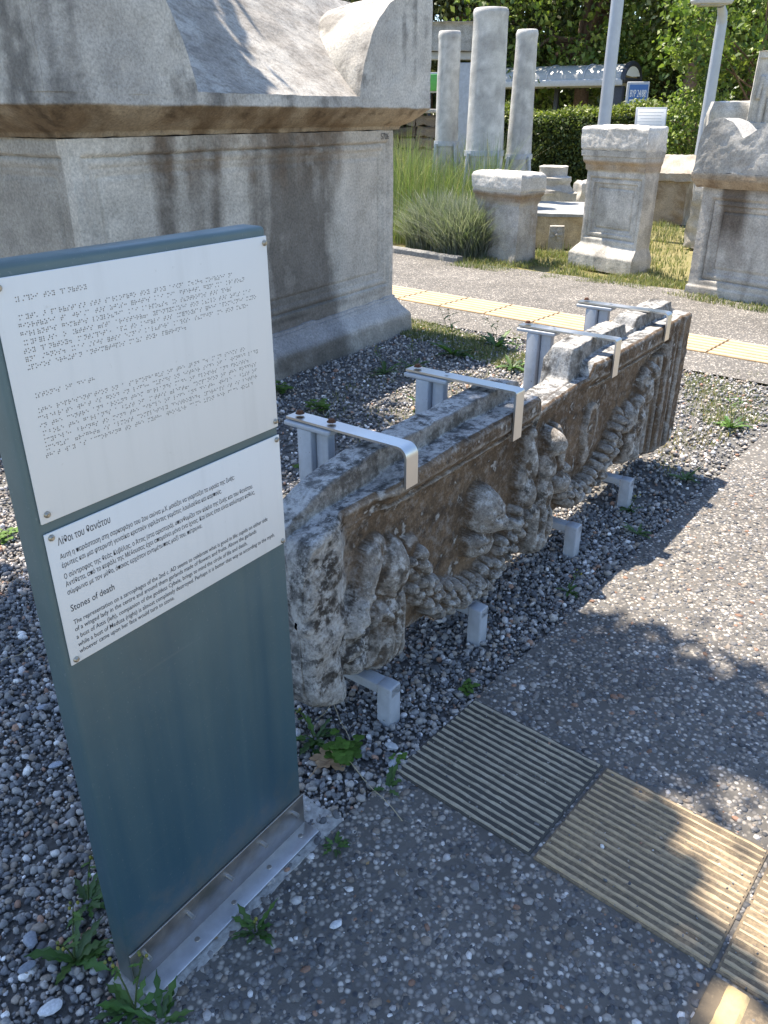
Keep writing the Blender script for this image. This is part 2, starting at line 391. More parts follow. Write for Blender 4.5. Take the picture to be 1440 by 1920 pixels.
def pebbles(name, pos, half, base, label, flat=(0.5, 0.85), tilt=0.6, bright=1.32, mat='pebble'):
    n = len(pos); V0, T0 = base
    s = np.stack([half * rng.uniform(0.85, 1.35, n), half * rng.uniform(0.65, 1.0, n), half * rng.uniform(*flat, n)], -1)
    a = np.stack([rng.normal(0, tilt, n), rng.normal(0, tilt, n), rng.uniform(0, 6.3, n)], -1)
    jit = V0[None] * (1 + rng.uniform(-0.16, 0.16, (n, len(V0), 1)))
    V = np.einsum('nij,nkj->nki', rotm(a), jit * s[:, None]) + pos[:, None]
    col = np.array([1.05, 1.0, 0.95]) * PAL[rng.choice(len(PAL), n, p=PW / PW.sum())] * rng.uniform(0.75, 1.3, (n, 1)) * bright
    C = np.repeat(col, len(V0), 0)
    T = (T0[None] + (np.arange(n) * len(V0))[:, None, None]).reshape(-1, 3)
    me = mesh_np(name, V.reshape(-1, 3), np.zeros((0, 4), int), T, C, True)
    return tag(ob(name, me, M[mat]), label, 'gravel', kind='stuff')
SP = np.array([0.193, 6.385]); SD = np.array([math.cos(R(57)), math.sin(R(57))]); SN = np.array([SD[1], -SD[0]])   # big sarcophagus frame
def under_sarc(x, y, m=0.0):
    u = (x - SP[0]) * SD[0] + (y - SP[1]) * SD[1]; w = (x - SP[0]) * SN[0] + (y - SP[1]) * SN[1]
    return (u > -2.95 - m) & (u < 0.02 + m) & (w < m) & (w > -1.45)
def scatter(n, x0, x1, y0, y1, poly):
    x = rng.uniform(x0, x1, n); y = rng.uniform(y0, y1, n); k = inside(poly, x, y) & ~under_sarc(x, y, -0.02)
    return x[k], y[k]
SGN_P = gp(568, 1545); SGN_A = R(54.5)
def in_view(x, y, m=0.12):          # only where a camera near the photograph's could look
    return np.abs(x) < 0.75 * y + 0.35 + m
x, y = scatter(96000, -1.7, 1.6, 0.55, 3.2, gpoly); k = in_view(x, y); x, y = x[k], y[k]
half = np.clip(rng.lognormal(math.log(0.0057), 0.36, len(x)), 0.003, 0.016)
z = -0.013 + half * 0.35 + rng.uniform(0, 0.007, len(x)) + 0.008 * fbm(np.stack([x, y, x * 0], -1), 2.2, 3, 5)
big = half > 0.0085
pebbles('gravel', np.stack([x, y, z], -1)[~big], half[~big], ICO1, 'loose grey and white river gravel around the sign and slabs')
pebbles('gravel', np.stack([x, y, z + 0.002], -1)[big], half[big], ICO2, 'larger rounded pebbles lying in the loose gravel')
x, y = scatter(52000, -2.9, 3.2, 3.2, 7.4, gpoly); k = in_view(x, y); x, y = x[k], y[k]
half = np.clip(rng.lognormal(math.log(0.0082), 0.3, len(x)), 0.004, 0.018)
pebbles('gravel', np.stack([x, y, -0.012 + half * 0.3 + rng.uniform(0, 0.006, len(x))], -1), half, ICO1, 'loose gravel further back towards the far path', bright=1.5)
# aggregate standing proud of the cement of the near path
x, y = scatter(46000, -0.7, 2.0, 0.5, 3.6, near_poly); k = in_view(x, y); x, y = x[k], y[k]
half = np.clip(rng.lognormal(math.log(0.0048), 0.50, len(x)), 0.0018, 0.0135)
pebbles('aggregate', np.stack([x, y, half * 0.02 - 0.0005], -1), half, ICO1, 'small stones set in the cement of the near path', flat=(0.25, 0.4), tilt=0.12, bright=0.98)

# ================================================================== tactile paving
TA = R(-40.4); TL, TW = 0.415, 0.378
tp = gp(890, 1312)
strip = ob('tactile_paving', None, loc=(tp[0], tp[1], 0), rz=TA); tag(strip, 'dirty ochre ribbed tactile tiles in the near path', kind='structure')
rib_me = {}
def rib_mesh(l, w, h, mat):
    k = (l, w, h, mat, random.randrange(6))
    if k not in rib_me:
        g = Geo(); pr = [(-w / 2, 0), (-w * 0.33, h), (w * 0.33, h), (w / 2, 0)]
        n = 26; xs = np.linspace(-l / 2, l / 2, n)
        P = np.zeros((n, 4, 3))
        for j, (a, b) in enumerate(pr):
            P[:, j, 0] = xs; P[:, j, 1] = a + rng.uniform(-0.0009, 0.0009, n); P[:, j, 2] = b - (rng.random(n) < 0.22) * h * rng.uniform(0.2, 0.8) * (b > 0)
        g.grid(P)
        for e in (0, -1): g.add(P[e], Q=[[0, 1, 2, 3]])
        V, Q, T, C = g.arrays(); me = mesh_np('rib', V, Q, T, None, True, 35); me.materials.append(M[mat]); rib_me[k] = me
    return rib_me[k]
def tactile(parent, x, y, l, w, base, ribm, nr, rw, rh, z0=0.004, name='tactile_tile', along=True, inset=0.012):
    t = bbox(name, (x + l / 2, y - w / 2, z0 - 0.01), (l, w, 0.02), M[base], parent, 0.003)
    for i in range(nr):
        o = (i + 0.5) / nr - 0.5
        r = ob('rib', rib_mesh((l if along else w) - inset, rw, rh, ribm), None, t, (0, o * w, 0.0098) if along else (o * l, 0, 0.0098), 0 if along else R(90))
        r.scale = (1, random.uniform(0.9, 1.1), random.uniform(0.85, 1.1))
    return t
for i in range(4):
    tactile(strip, i * (TL + 0.009), random.uniform(-0.003, 0.003), TL, TW, 'tile_dirty' if i == 0 else 'tile', 'tile_rib_dirty' if i == 0 else 'tile_rib', 17, 0.0092, 0.0042)
for i in range(2):
    tactile(strip, 2 * (TL + 0.009) + i * (TL + 0.008), -TW - 0.009, TL, TL, 'tile', 'bar_yellow', 4, 0.040, 0.006, along=False)
    tactile(strip, 2 * (TL + 0.009) + i * (TL + 0.008), -TW - 0.018 - TL, TL, TL, 'tile', 'bar_yellow', 4, 0.040, 0.006, along=False)
gx_ = rng.uniform(0, 4 * TL, 420); gy_ = rng.uniform(-TW, 0, 420) ; gw = np.stack([tp[0] + gx_ * math.cos(TA) - gy_ * math.sin(TA), tp[1] + gx_ * math.sin(TA) + gy_ * math.cos(TA), np.full(420, 0.0055)], -1)
pebbles('grit', gw, np.clip(rng.lognormal(math.log(0.0022), 0.45, 420), 0.001, 0.006), ICO1, 'loose grit lying in the grooves of the near tactile tiles', bright=1.1)
fs = gp(735, 535)
fstrip = ob('tactile_strip', None, loc=(fs[0], fs[1], 0), rz=R(-40.6)); tag(fstrip, 'bright yellow tactile strip across the far path', kind='structure')
for i in range(-3, 14):
    t = bbox('tactile_tile', (i * 0.486 + 0.24, -0.25, -0.004), (0.478, 0.49, 0.02), M['tile_yellow'], fstrip, 0.003)
    g = Geo()
    for j in range(6):
        P = np.array([[[sx * 0.234, (j + 0.5) * 0.49 / 6 - 0.245 + a, b] for a, b in ((-0.024, 0.0095), (-0.018, 0.0150), (0.018, 0.0150), (0.024, 0.0095))] for sx in (-1, 1)])
        g.grid(P)
        for e in (0, 1): g.add(P[e], Q=[[0, 1, 2, 3]])
    build('raised_bars', g, M['bar_pale'], t, angle=30)

# ================================================================== information sign
sign = thing('information_sign', 'tall teal blue information sign with a braille plate above a printed plate', 'sign', (SGN_P[0], SGN_P[1], 0), SGN_A)
SW, SH = 0.505, 1.385
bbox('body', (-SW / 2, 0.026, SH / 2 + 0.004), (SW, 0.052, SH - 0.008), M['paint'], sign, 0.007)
def plate(name, x0, x1, z0, z1, label):
    o = bbox(name, ((x0 + x1) / 2, -0.003, (z0 + z1) / 2), (x1 - x0, 0.003, z1 - z0), M['plate'], sign, 0.0012); o['label'] = label; return o
brp = plate('braille_plate', -0.496, -0.004, 1.032, 1.370, 'white upper plate covered with raised braille dots')
txp = plate('text_plate', -0.496, -0.003, 0.787, 1.016, 'white lower plate printed in Greek and English')
def screw_mesh(r=0.0052, h=0.004):
    g = Geo(); g.lathe([(0.0001, h), (r * 0.55, h), (r * 0.9, h * 0.6), (r, 0)], 14)
    g.lathe([(0.0001, h + 0.0012), (r * 0.42, h + 0.0012), (r * 0.46, h)], 6)
    V, Q, T, C = g.arrays(); me = mesh_np('screw', V, Q, T, None, True, 40); me.materials.append(M['screw']); return me
scm = screw_mesh()
for pl, pts in ((brp, ((-0.487, 1.359), (-0.010, 1.359), (-0.011, 1.044), (-0.485, 1.045))), (txp, ((-0.486, 1.008), (-0.011, 1.008), (-0.012, 0.794), (-0.487, 0.795)))):
    for x, z in pts:
        o = ob('screw', scm, None, pl, (x - pl.location.x, -0.0015, z - pl.location.z)); o.rotation_euler = (R(90), random.random(), 0)

def text_mesh(body, name='lettering'):
    cu = bpy.data.curves.new('text', 'FONT'); cu.body = body; cu.size = 1.0; cu.resolution_u = 2; cu.offset = 0.0025
    o = bpy.data.objects.new('text', cu); COL.objects.link(o); bpy.context.view_layer.update()
    me = bpy.data.meshes.new_from_object(o.evaluated_get(bpy.context.evaluated_depsgraph_get()))
    bpy.data.objects.remove(o); bpy.data.curves.remove(cu); me.name = name
    me.materials.clear(); return me
def put_text(body, parent, x0, x1, z, hscale, mat, y=-0.0003, name='lettering'):
    me = text_mesh(body); co = np.empty(len(me.vertices) * 3); me.vertices.foreach_get('co', co); co = co.reshape(-1, 3)
    w = co[:, 0].max() - co[:, 0].min(); sx = (x1 - x0) / w
    co[:, 0] = (co[:, 0] - co[:, 0].min()) * sx; co[:, 1] *= hscale; co[:, 2] = 0
    me.vertices.foreach_set('co', co.ravel()); me.update()
    o = ob(name, me, mat, parent, (x0, y, z)); o.rotation_euler = (R(90), 0, 0); return o
LINES = [
 ('Λίθοι του θανάτου', -0.478, -0.387, 0.9915, 0.0165),
 ('Αυτή η παράσταση στη σαρκοφάγο του 2ου αιώνα μ.Χ. μοιάζει να γιορτάζει τα ωραία της ζωής:', -0.479, -0.125, 0.969, 0.0118),
 ('έρωτες και μια φτερωτή γυναίκα κρατούν γιρλάντες γεμάτες λουλούδια και καρπούς.', -0.479, -0.158, 0.9545, 0.0118),
 ('Ο σύντροφος της θεάς Κυβέλης, ο Άττις (στα αριστερά), υπενθυμίζει τον κύκλο της ζωής και του θανάτου.', -0.479, -0.082, 0.9355, 0.0118),
 ('Αντίθετα, από το κεφάλι της Μέδουσας έχει απομείνει μόνο ένα ίχνος. Και ίσως έτσι είναι καλύτερα καθώς,', -0.479, -0.078, 0.922, 0.0118),
 ('σύμφωνα με τον μύθο, όποιος ερχόταν αντιμέτωπος μαζί του, πέτρωνε.', -0.479, -0.210, 0.908, 0.0118),
 ('Stones of death', -0.479, -0.400, 0.878, 0.0165),
 ('The representation on a sarcophagus of the 2nd c. AD seems to celebrate what is good in life: cupids on either side', -0.479, -0.050, 0.8548, 0.0118),
 ('of a winged lady in the centre and around them garlands made of flowers and fruits. Above the garlands', -0.479, -0.082, 0.842, 0.0118),
 ('a bust of Attis (left), companion of the goddess Cybele, brings to mind the circle of life and death,', -0.479, -0.108, 0.828, 0.0118),
 ('while a bust of Medusa (right) is almost completely destroyed. Perhaps it is better that way as according to the myth,', -0.479, -0.034, 0.814, 0.0118),
 ('whoever came upon her face would turn to stone.', -0.479, -0.289, 0.8015, 0.0118)]
for s, x0, x1, z, h in LINES:
    put_text(s, txp, x0 - txp.location.x, x1 - txp.location.x, z - txp.location.z, h, M['ink'], y=-0.0019)
# braille: real cells for the two texts
BR = dict(zip('abcdefghijklmnopqrstuvwxyz', '1 12 14 145 15 124 1245 125 24 245 13 123 134 1345 135 1234 12345 1235 234 2345 136 1236 2456 1346 13456 1356'.split()))
BR.update(dict(zip('αβγδεζηθικλμνξοπρσςτυφχψω', '1 12 1245 145 15 1356 345 1456 24 13 123 134 1345 1346 135 1234 1235 234 234 2345 13456 124 125 12346 245'.split())))
BR.update(dict(zip('άέήίόύώ', '12356 123456 16 34 346 236 246'.split()))); BR.update({'.': '256', ',': '2', ':': '25', '(': '2356', ')': '2356', '2': '12', '-': '36'})
def cells(t):
    out = []
    for ch in t:
        lo = ch.lower()
        if ch == ' ': out.append('')
        else:
            if ch != lo: out.append('46')
            if ch.isdigit(): out.append('3456')
            out.append(BR.get(lo, '1'))
    return out
dome_v = np.array([[0, 0, 0.0007]] + [[0.00095 * math.cos(a), 0.00095 * math.sin(a), 0] for a in np.linspace(0, 6.283, 7)[:-1]])
dome_t = np.array([[0, 1 + i, 1 + (i + 1) % 6] for i in range(6)])
def braille(lines, x0, z0, pitch, name):
    pos = []
    for li, ln in enumerate(lines):
        for ci, c in enumerate(ln):
            for d in c:
                d = int(d) - 1; pos.append((x0 + ci * 0.0061 + (d // 3) * 0.0025, z0 - li * pitch - (d % 3) * 0.0025))
    pos = np.array(pos); n = len(pos)
    V = np.zeros((n, 7, 3)); V[:, :, 0] = pos[:, :1] + dome_v[None, :, 0]; V[:, :, 2] = pos[:, 1:] + dome_v[None, :, 1]; V[:, :, 1] = -dome_v[None, :, 2]
    T = (dome_t[None] + (np.arange(n) * 7)[:, None, None]).reshape(-1, 3)
    o = ob(name, mesh_np(name, V.reshape(-1, 3), np.zeros((0, 4), int), T, None, True), M['braille'], brp, (-brp.location.x, -0.0016, -brp.location.z)); o['kind'] = 'stuff'; return o
def wrap(t, n):
    out, cur = [], []
    for w in t.split(' '):
        c = cells(w)
        if len(cur) + len(c) + 1 > n: out.append(cur); cur = []
        cur = cur + ([''] if cur else []) + c
    return out + [cur]
GR_T = ' '.join(l[0] for l in LINES[1:6]); EN_T = ' '.join(l[0] for l in LINES[7:12])
braille([cells(LINES[0][0])], -0.469, 1.344, 0.0108, 'braille_dots')
braille(wrap(GR_T, 71)[:7], -0.469, 1.321, 0.0108, 'braille_dots')
braille([cells(LINES[6][0])], -0.468, 1.217, 0.0108, 'braille_dots')
braille(wrap(EN_T, 71)[:7], -0.468, 1.196, 0.0108, 'braille_dots')
brk = bbox('base_bracket', (-SW / 2, -0.003, 0.053), (SW + 0.002, 0.005, 0.098), M['dull_steel'], sign, 0.0012)
fl = bbox('flange', (-SW / 2 + 0.001, -0.027, 0.0075), (SW, 0.048, 0.006), M['flange'], sign, 0.0012)
bme = None
for x in (-0.474, -0.363, -0.252, -0.144, -0.037):
    g = Geo(); g.tube([(0, 0.002, 0), (0, -0.018, 0)], 0.0048, 10)
    o = build('bolt', g, M['steel'], brk, (x + SW / 2, -0.0025, 0.075 - 0.053)); o.rotation_euler = (0, 0, random.uniform(-0.1, 0.1))
for x in (-0.470, -0.365, -0.258, -0.146, -0.037):
    g = Geo(); g.lathe([(0.0001, 0.0006), (0.0022, 0.0006), (0.0024, 0.0016), (0.0055, 0.0014), (0.0062, 0)], 14)
    build('floor_screw', g, M['dull_steel'], fl, (x + SW / 2 - 0.001, 0.002, 0.003))
g = Geo(); n = 40
P = np.zeros((n, 12, 3)); P[..., 0] = np.linspace(-0.545, 0.085, n)[:, None]; P[..., 1] = np.linspace(-0.085, 0.075, 12)[None]
P[..., 2] = 0.003 - 0.05 * (np.abs(P[..., 1] + 0.005) > 0.077) - 0.05 * ((P[..., 0] < -0.54) | (P[..., 0] > 0.08))
P[..., :2] += 0.012 * vfbm(P, 25, 3, 3)[..., :2]; P[..., 2] -= 0.008 * np.clip(fbm(P, 30, 3, 9), 0, 1)
g.grid(P, C=(1, 1, 1), flip=False)
ft = build('concrete_footing', g, M['concrete'], None, (SGN_P[0], SGN_P[1], 0), SGN_A)
tag(ft, 'rough pale concrete footing under the flange of the blue sign', 'footing')

# ================================================================== the relief slabs
SO = np.array([-0.003, 1.794]); SLA = math.atan2(0.8, 0.6)
def smx(a, b, k=0.014):
    h = np.clip(0.5 + 0.5 * (a - b) / k, 0, 1); return b * (1 - h) + a * h + k * h * (1 - h) * sstep(0.0, 0.015, np.minimum(a, b))
def blur2(A, r):
    for ax in (0, 1):
        p = np.concatenate([np.repeat(np.take(A, [0], ax), r + 1, ax), A, np.repeat(np.take(A, [-1], ax), r, ax)], ax); c = np.cumsum(p, ax); n = A.shape[ax]
        A = (np.take(c, np.arange(2 * r + 1, 2 * r + 1 + n), ax) - np.take(c, np.arange(0, n), ax)) / (2 * r + 1)
    return A
def dome(U, Z, u0, z0, ru, rz, h, rot=0.0, p=0.62):
    c, s = math.cos(R(rot)), math.sin(R(rot)); a = (U - u0) * c + (Z - z0) * s; b = -(U - u0) * s + (Z - z0) * c
    return h * np.clip(1 - (a / ru) ** 2 - (b / rz) ** 2, 0, 1) ** p
def capsule(U, Z, a, b, r, h, p=0.62):
    a = np.array(a); b = np.array(b); ab = b - a; t = np.clip(((U - a[0]) * ab[0] + (Z - a[1]) * ab[1]) / (ab @ ab), 0, 1)
    r2 = (U - a[0] - t * ab[0]) ** 2 + (Z - a[1] - t * ab[1]) ** 2
    return h * np.clip(1 - r2 / r ** 2, 0, 1) ** p
def garland(U, Z, path, seed, H, r0=0.052):
    r = np.random.default_rng(seed); path = np.array(path, float)
    seg = np.r_[0, np.cumsum(np.linalg.norm(np.diff(path, axis=0), axis=1))]; tot = seg[-1]
    at = lambda s: np.array([np.interp(s, seg, path[:, 0]), np.interp(s, seg, path[:, 1])])
    for i in range(len(path) - 1): H = np.maximum(H, capsule(U, Z, path[i], path[i + 1], r0, 0.036))
    k = int(tot / 0.030)
    for i in range(k):
        s = tot * (i + 0.5) / k; c = at(s); t = at(min(s + 0.01, tot)) - at(max(s - 0.01, 0)); t /= np.linalg.norm(t); nn = np.array([-t[1], t[0]])
        for o in ((-0.72, 0.05, 0.72) if i % 2 else (-0.4, 0.4)):
            o = o + r.uniform(-0.15, 0.15); q = c + nn * o * r0 + t * r.uniform(-0.006, 0.006); rr = r.uniform(0.015, 0.024)
            m_ = dome(U, Z, q[0], q[1], rr, rr * r.uniform(0.8, 1.15), 1.0, r.uniform(0, 90))
            H = np.maximum(H, np.where(m_ > 0, 0.030 * (1 - 0.6 * o * o) + m_ * rr * 1.7, 0))
            H = H - 0.008 * dome(U, Z, q[0], q[1], rr * 0.3, rr * 0.3, 1.0, 0, 1) * (r.random() < 0.4)
    for i in range(7):                       # leaves with ribs
        s = tot * r.uniform(0.1, 0.9); c = at(s) + r.uniform(-0.03, 0.03, 2); a = r.uniform(0, 180)
        H = np.maximum(H, dome(U, Z, c[0], c[1], 0.04, 0.016, 0.068, a, 0.6))
    return H
def relief_A(U, Z):
    H = np.zeros_like(U)
    D = lambda *a, **k: dome(U, Z, *a, **k); mx = smx
    H = garland(U, Z, [(0.17, 0.46), (0.20, 0.35), (0.27, 0.255), (0.38, 0.20), (0.50, 0.170), (0.60, 0.170), (0.69, 0.205), (0.77, 0.28), (0.83, 0.37)], 11, H)
    # Attis: cloaked figure leaning at the corner
    H = mx(H, D(0.065, 0.455, 0.070, 0.095, 0.085, rot=-12)); H = mx(H, D(0.02, 0.52, 0.05, 0.06, 0.040, rot=10))
    H = mx(H, capsule(U, Z, (-0.01, 0.53), (-0.085, 0.37), 0.038, 0.052)); H = mx(H, D(-0.085, 0.375, 0.048, 0.085, 0.062, rot=-22))
    H = mx(H, D(0.035, 0.345, 0.095, 0.050, 0.072, rot=-8)); H = mx(H, D(0.035, 0.245, 0.085, 0.125, 0.060))
    H = mx(H, capsule(U, Z, (0.095, 0.36), (0.090, 0.17), 0.030, 0.058)); H = mx(H, capsule(U, Z, (-0.055, 0.40), (-0.035, 0.20), 0.024, 0.040))
    H = mx(H, D(-0.100, 0.285, 0.055, 0.034, 0.060, rot=20)); H = mx(H, D(-0.085, 0.235, 0.040, 0.050, 0.058)); H = mx(H, D(-0.13, 0.33, 0.05, 0.06, 0.03))
    fold = 0.006 * np.sin(U * 150 + 2.5 * np.sin(Z * 18)) * (D(0.03, 0.27, 0.10, 0.17, 1.0) + D(-0.08, 0.36, 0.06, 0.12, 0.8)); H = H + fold
    for pts in ([(0.0, 0.52), (-0.05, 0.43), (-0.10, 0.35), (-0.09, 0.31), (-0.03, 0.32), (-0.01, 0.36)], [(-0.03, 0.50), (-0.075, 0.42), (-0.125, 0.34)], [(0.0, 0.36), (0.04, 0.31), (0.03, 0.20)], [(0.06, 0.33), (0.075, 0.26), (0.065, 0.16)], [(-0.135, 0.55), (-0.14, 0.40), (-0.145, 0.25)], [(0.01, 0.40), (0.06, 0.38), (0.11, 0.40)]):
        for a_, b_ in zip(pts[:-1], pts[1:]): H = H + 0.009 * capsule(U, Z, a_, b_, 0.011, 1.0, 1.0)
    # bust over the garland
    b = D(0.545, 0.435, 0.075, 0.100, 0.105, rot=8, p=0.55); H = mx(H, b); H = mx(H, D(0.525, 0.335, 0.072, 0.055, 0.075)); H = mx(H, D(0.505, 0.365, 0.05, 0.03, 0.085, rot=20))
    H = H + 0.010 * D(0.56, 0.405, 0.014, 0.040, 1, p=1) - 0.012 * D(0.575, 0.445, 0.018, 0.014, 1, p=1) - 0.012 * D(0.525, 0.44, 0.018, 0.014, 1, p=1) - 0.008 * D(0.545, 0.365, 0.03, 0.008, 1, p=1)
    H = H + (b > 0) * 0.006 * fbm(np.stack([U, Z, U * 0], -1), 40, 3, 4)
    H = H - 0.014 * capsule(U, Z, (0.475, 0.372), (0.62, 0.385), 0.012, 1.0, 1) * (b > 0)
    # cupid at the break
    H = mx(H, D(0.845, 0.500, 0.040, 0.115, 0.062, rot=6)); H = mx(H, D(0.825, 0.395, 0.050, 0.080, 0.072)); H = mx(H, capsule(U, Z, (0.86, 0.60), (0.80, 0.44), 0.032, 0.045))
    H = mx(H, D(0.800, 0.325, 0.030, 0.032, 0.080)); H = mx(H, D(0.842, 0.330, 0.024, 0.028, 0.070)); H = mx(H, D(0.78, 0.265, 0.03, 0.03, 0.07))
    return H
def relief_B(U, Z):
    H = np.zeros_like(U)
    D = lambda *a, **k: dome(U, Z, *a, **k); mx = smx
    H = garland(U, Z, [(1.10, 0.40), (1.13, 0.31), (1.20, 0.245), (1.31, 0.215), (1.42, 0.22), (1.53, 0.26), (1.62, 0.33), (1.68, 0.42)], 23, H, 0.048)
    H = mx(H, D(1.015, 0.520, 0.042, 0.058, 0.085)); H = mx(H, D(0.995, 0.425, 0.058, 0.085, 0.060)); H = mx(H, D(0.98, 0.34, 0.055, 0.09, 0.062))
    H = mx(H, D(0.965, 0.225, 0.085, 0.130, 0.070)); H = mx(H, D(0.93, 0.175, 0.055, 0.070, 0.075)); H = mx(H, capsule(U, Z, (0.90, 0.30), (0.91, 0.14), 0.03, 0.055))
    H = H + 0.007 * np.sin(U * 170 + 3 * np.sin(Z * 14)) * D(0.965, 0.24, 0.09, 0.15, 1.0)
    H = mx(H, capsule(U, Z, (1.055, 0.56), (1.10, 0.47), 0.022, 0.045)); H = mx(H, capsule(U, Z, (1.10, 0.47), (1.105, 0.39), 0.024, 0.045)); H = mx(H, D(1.09, 0.34, 0.05, 0.05, 0.075))
    ov = np.clip(D(1.39, 0.455, 0.058, 0.108, 1.0, rot=-8) * 4, 0, 1); H = mx(H, ov * (0.022 + 0.004 * fbm(np.stack([U, Z, U * 0], -1), 30, 3, 8)))
    H = mx(H, D(1.36, 0.36, 0.03, 0.06, 0.03))
    # right hand cupid
    H = mx(H, D(1.93, 0.485, 0.070, 0.100, 0.055, rot=-15)); H = mx(H, D(1.985, 0.545, 0.038, 0.050, 0.065)); H = mx(H, D(1.86, 0.375, 0.075, 0.110, 0.062, rot=-12))
    H = mx(H, D(1.82, 0.265, 0.060, 0.085, 0.055)); H = mx(H, capsule(U, Z, (1.92, 0.33), (1.89, 0.17), 0.032, 0.050)); H = mx(H, capsule(U, Z, (1.80, 0.30), (1.79, 0.19), 0.030, 0.045))
    H = mx(H, D(1.775, 0.40, 0.06, 0.07, 0.055)); H = mx(H, capsule(U, Z, (1.86, 0.45), (1.73, 0.36), 0.030, 0.055)); H = mx(H, D(2.02, 0.44, 0.03, 0.06, 0.04))
    H = H - 0.03 * D(1.735, 0.465, 0.040, 0.032, 1, p=1) + 0.012 * fbm(np.stack([U, Z, U * 0], -1), 22, 3, 18) * D(1.86, 0.38, 0.17, 0.24, 1)
    return H
BG = -0.052
def front(U, Z, which):
    H = relief_A(U, Z) if which == 'A' else relief_B(U, Z)
    W = BG + H * (1.08 - 0.12 * (1 - sstep(0.10, 0.25, U)))
    # mouldings under the top edge
    top = sstep(0.612, 0.618, Z) * 0.014 + sstep(0.630, 0.634, Z) * 0.014 - 0.010 * np.exp(-((Z - 0.642) / 0.004) ** 2) + sstep(0.648, 0.680, Z) * 0.022
    if which == 'A': top = top * (0.35 + 0.65 * sstep(-0.02, 0.12, U + 0.05 * fbm(np.stack([U, Z, U * 0], -1), 9, 3, 2)))
    else: top = top * (0.15 + 0.85 * sstep(1.22, 1.42, U + 0.08 * (Z - 0.65)))
    W = np.maximum(W, BG + top)
    if which == 'A':
        k = 1 - sstep(-0.190, -0.085, U + 0.03 * fbm(np.stack([U, Z, U * 0], -1), 12, 3, 6))
        W = smx(W - BG, k * (0.050 + 0.012 * fbm(np.stack([U, Z, U * 0 + 3], -1), 13, 4, 6)), 0.02) + BG
    else:
        fr = sstep(2.035, 2.042, U) * 0.022 + sstep(2.072, 2.078, U) * 0.020 + sstep(2.122, 2.127, U) * 0.012 + sstep(2.245, 2.250, U) * 0.008
        fr = (fr - 0.020 * np.exp(-((U - 2.100) / 0.010) ** 2) - 0.030 * np.exp(-((U - 2.228) / 0.010) ** 2)) * ((Z < 0.597) | (U > 2.12))
        W = np.maximum(W, BG + fr)
    return W, H
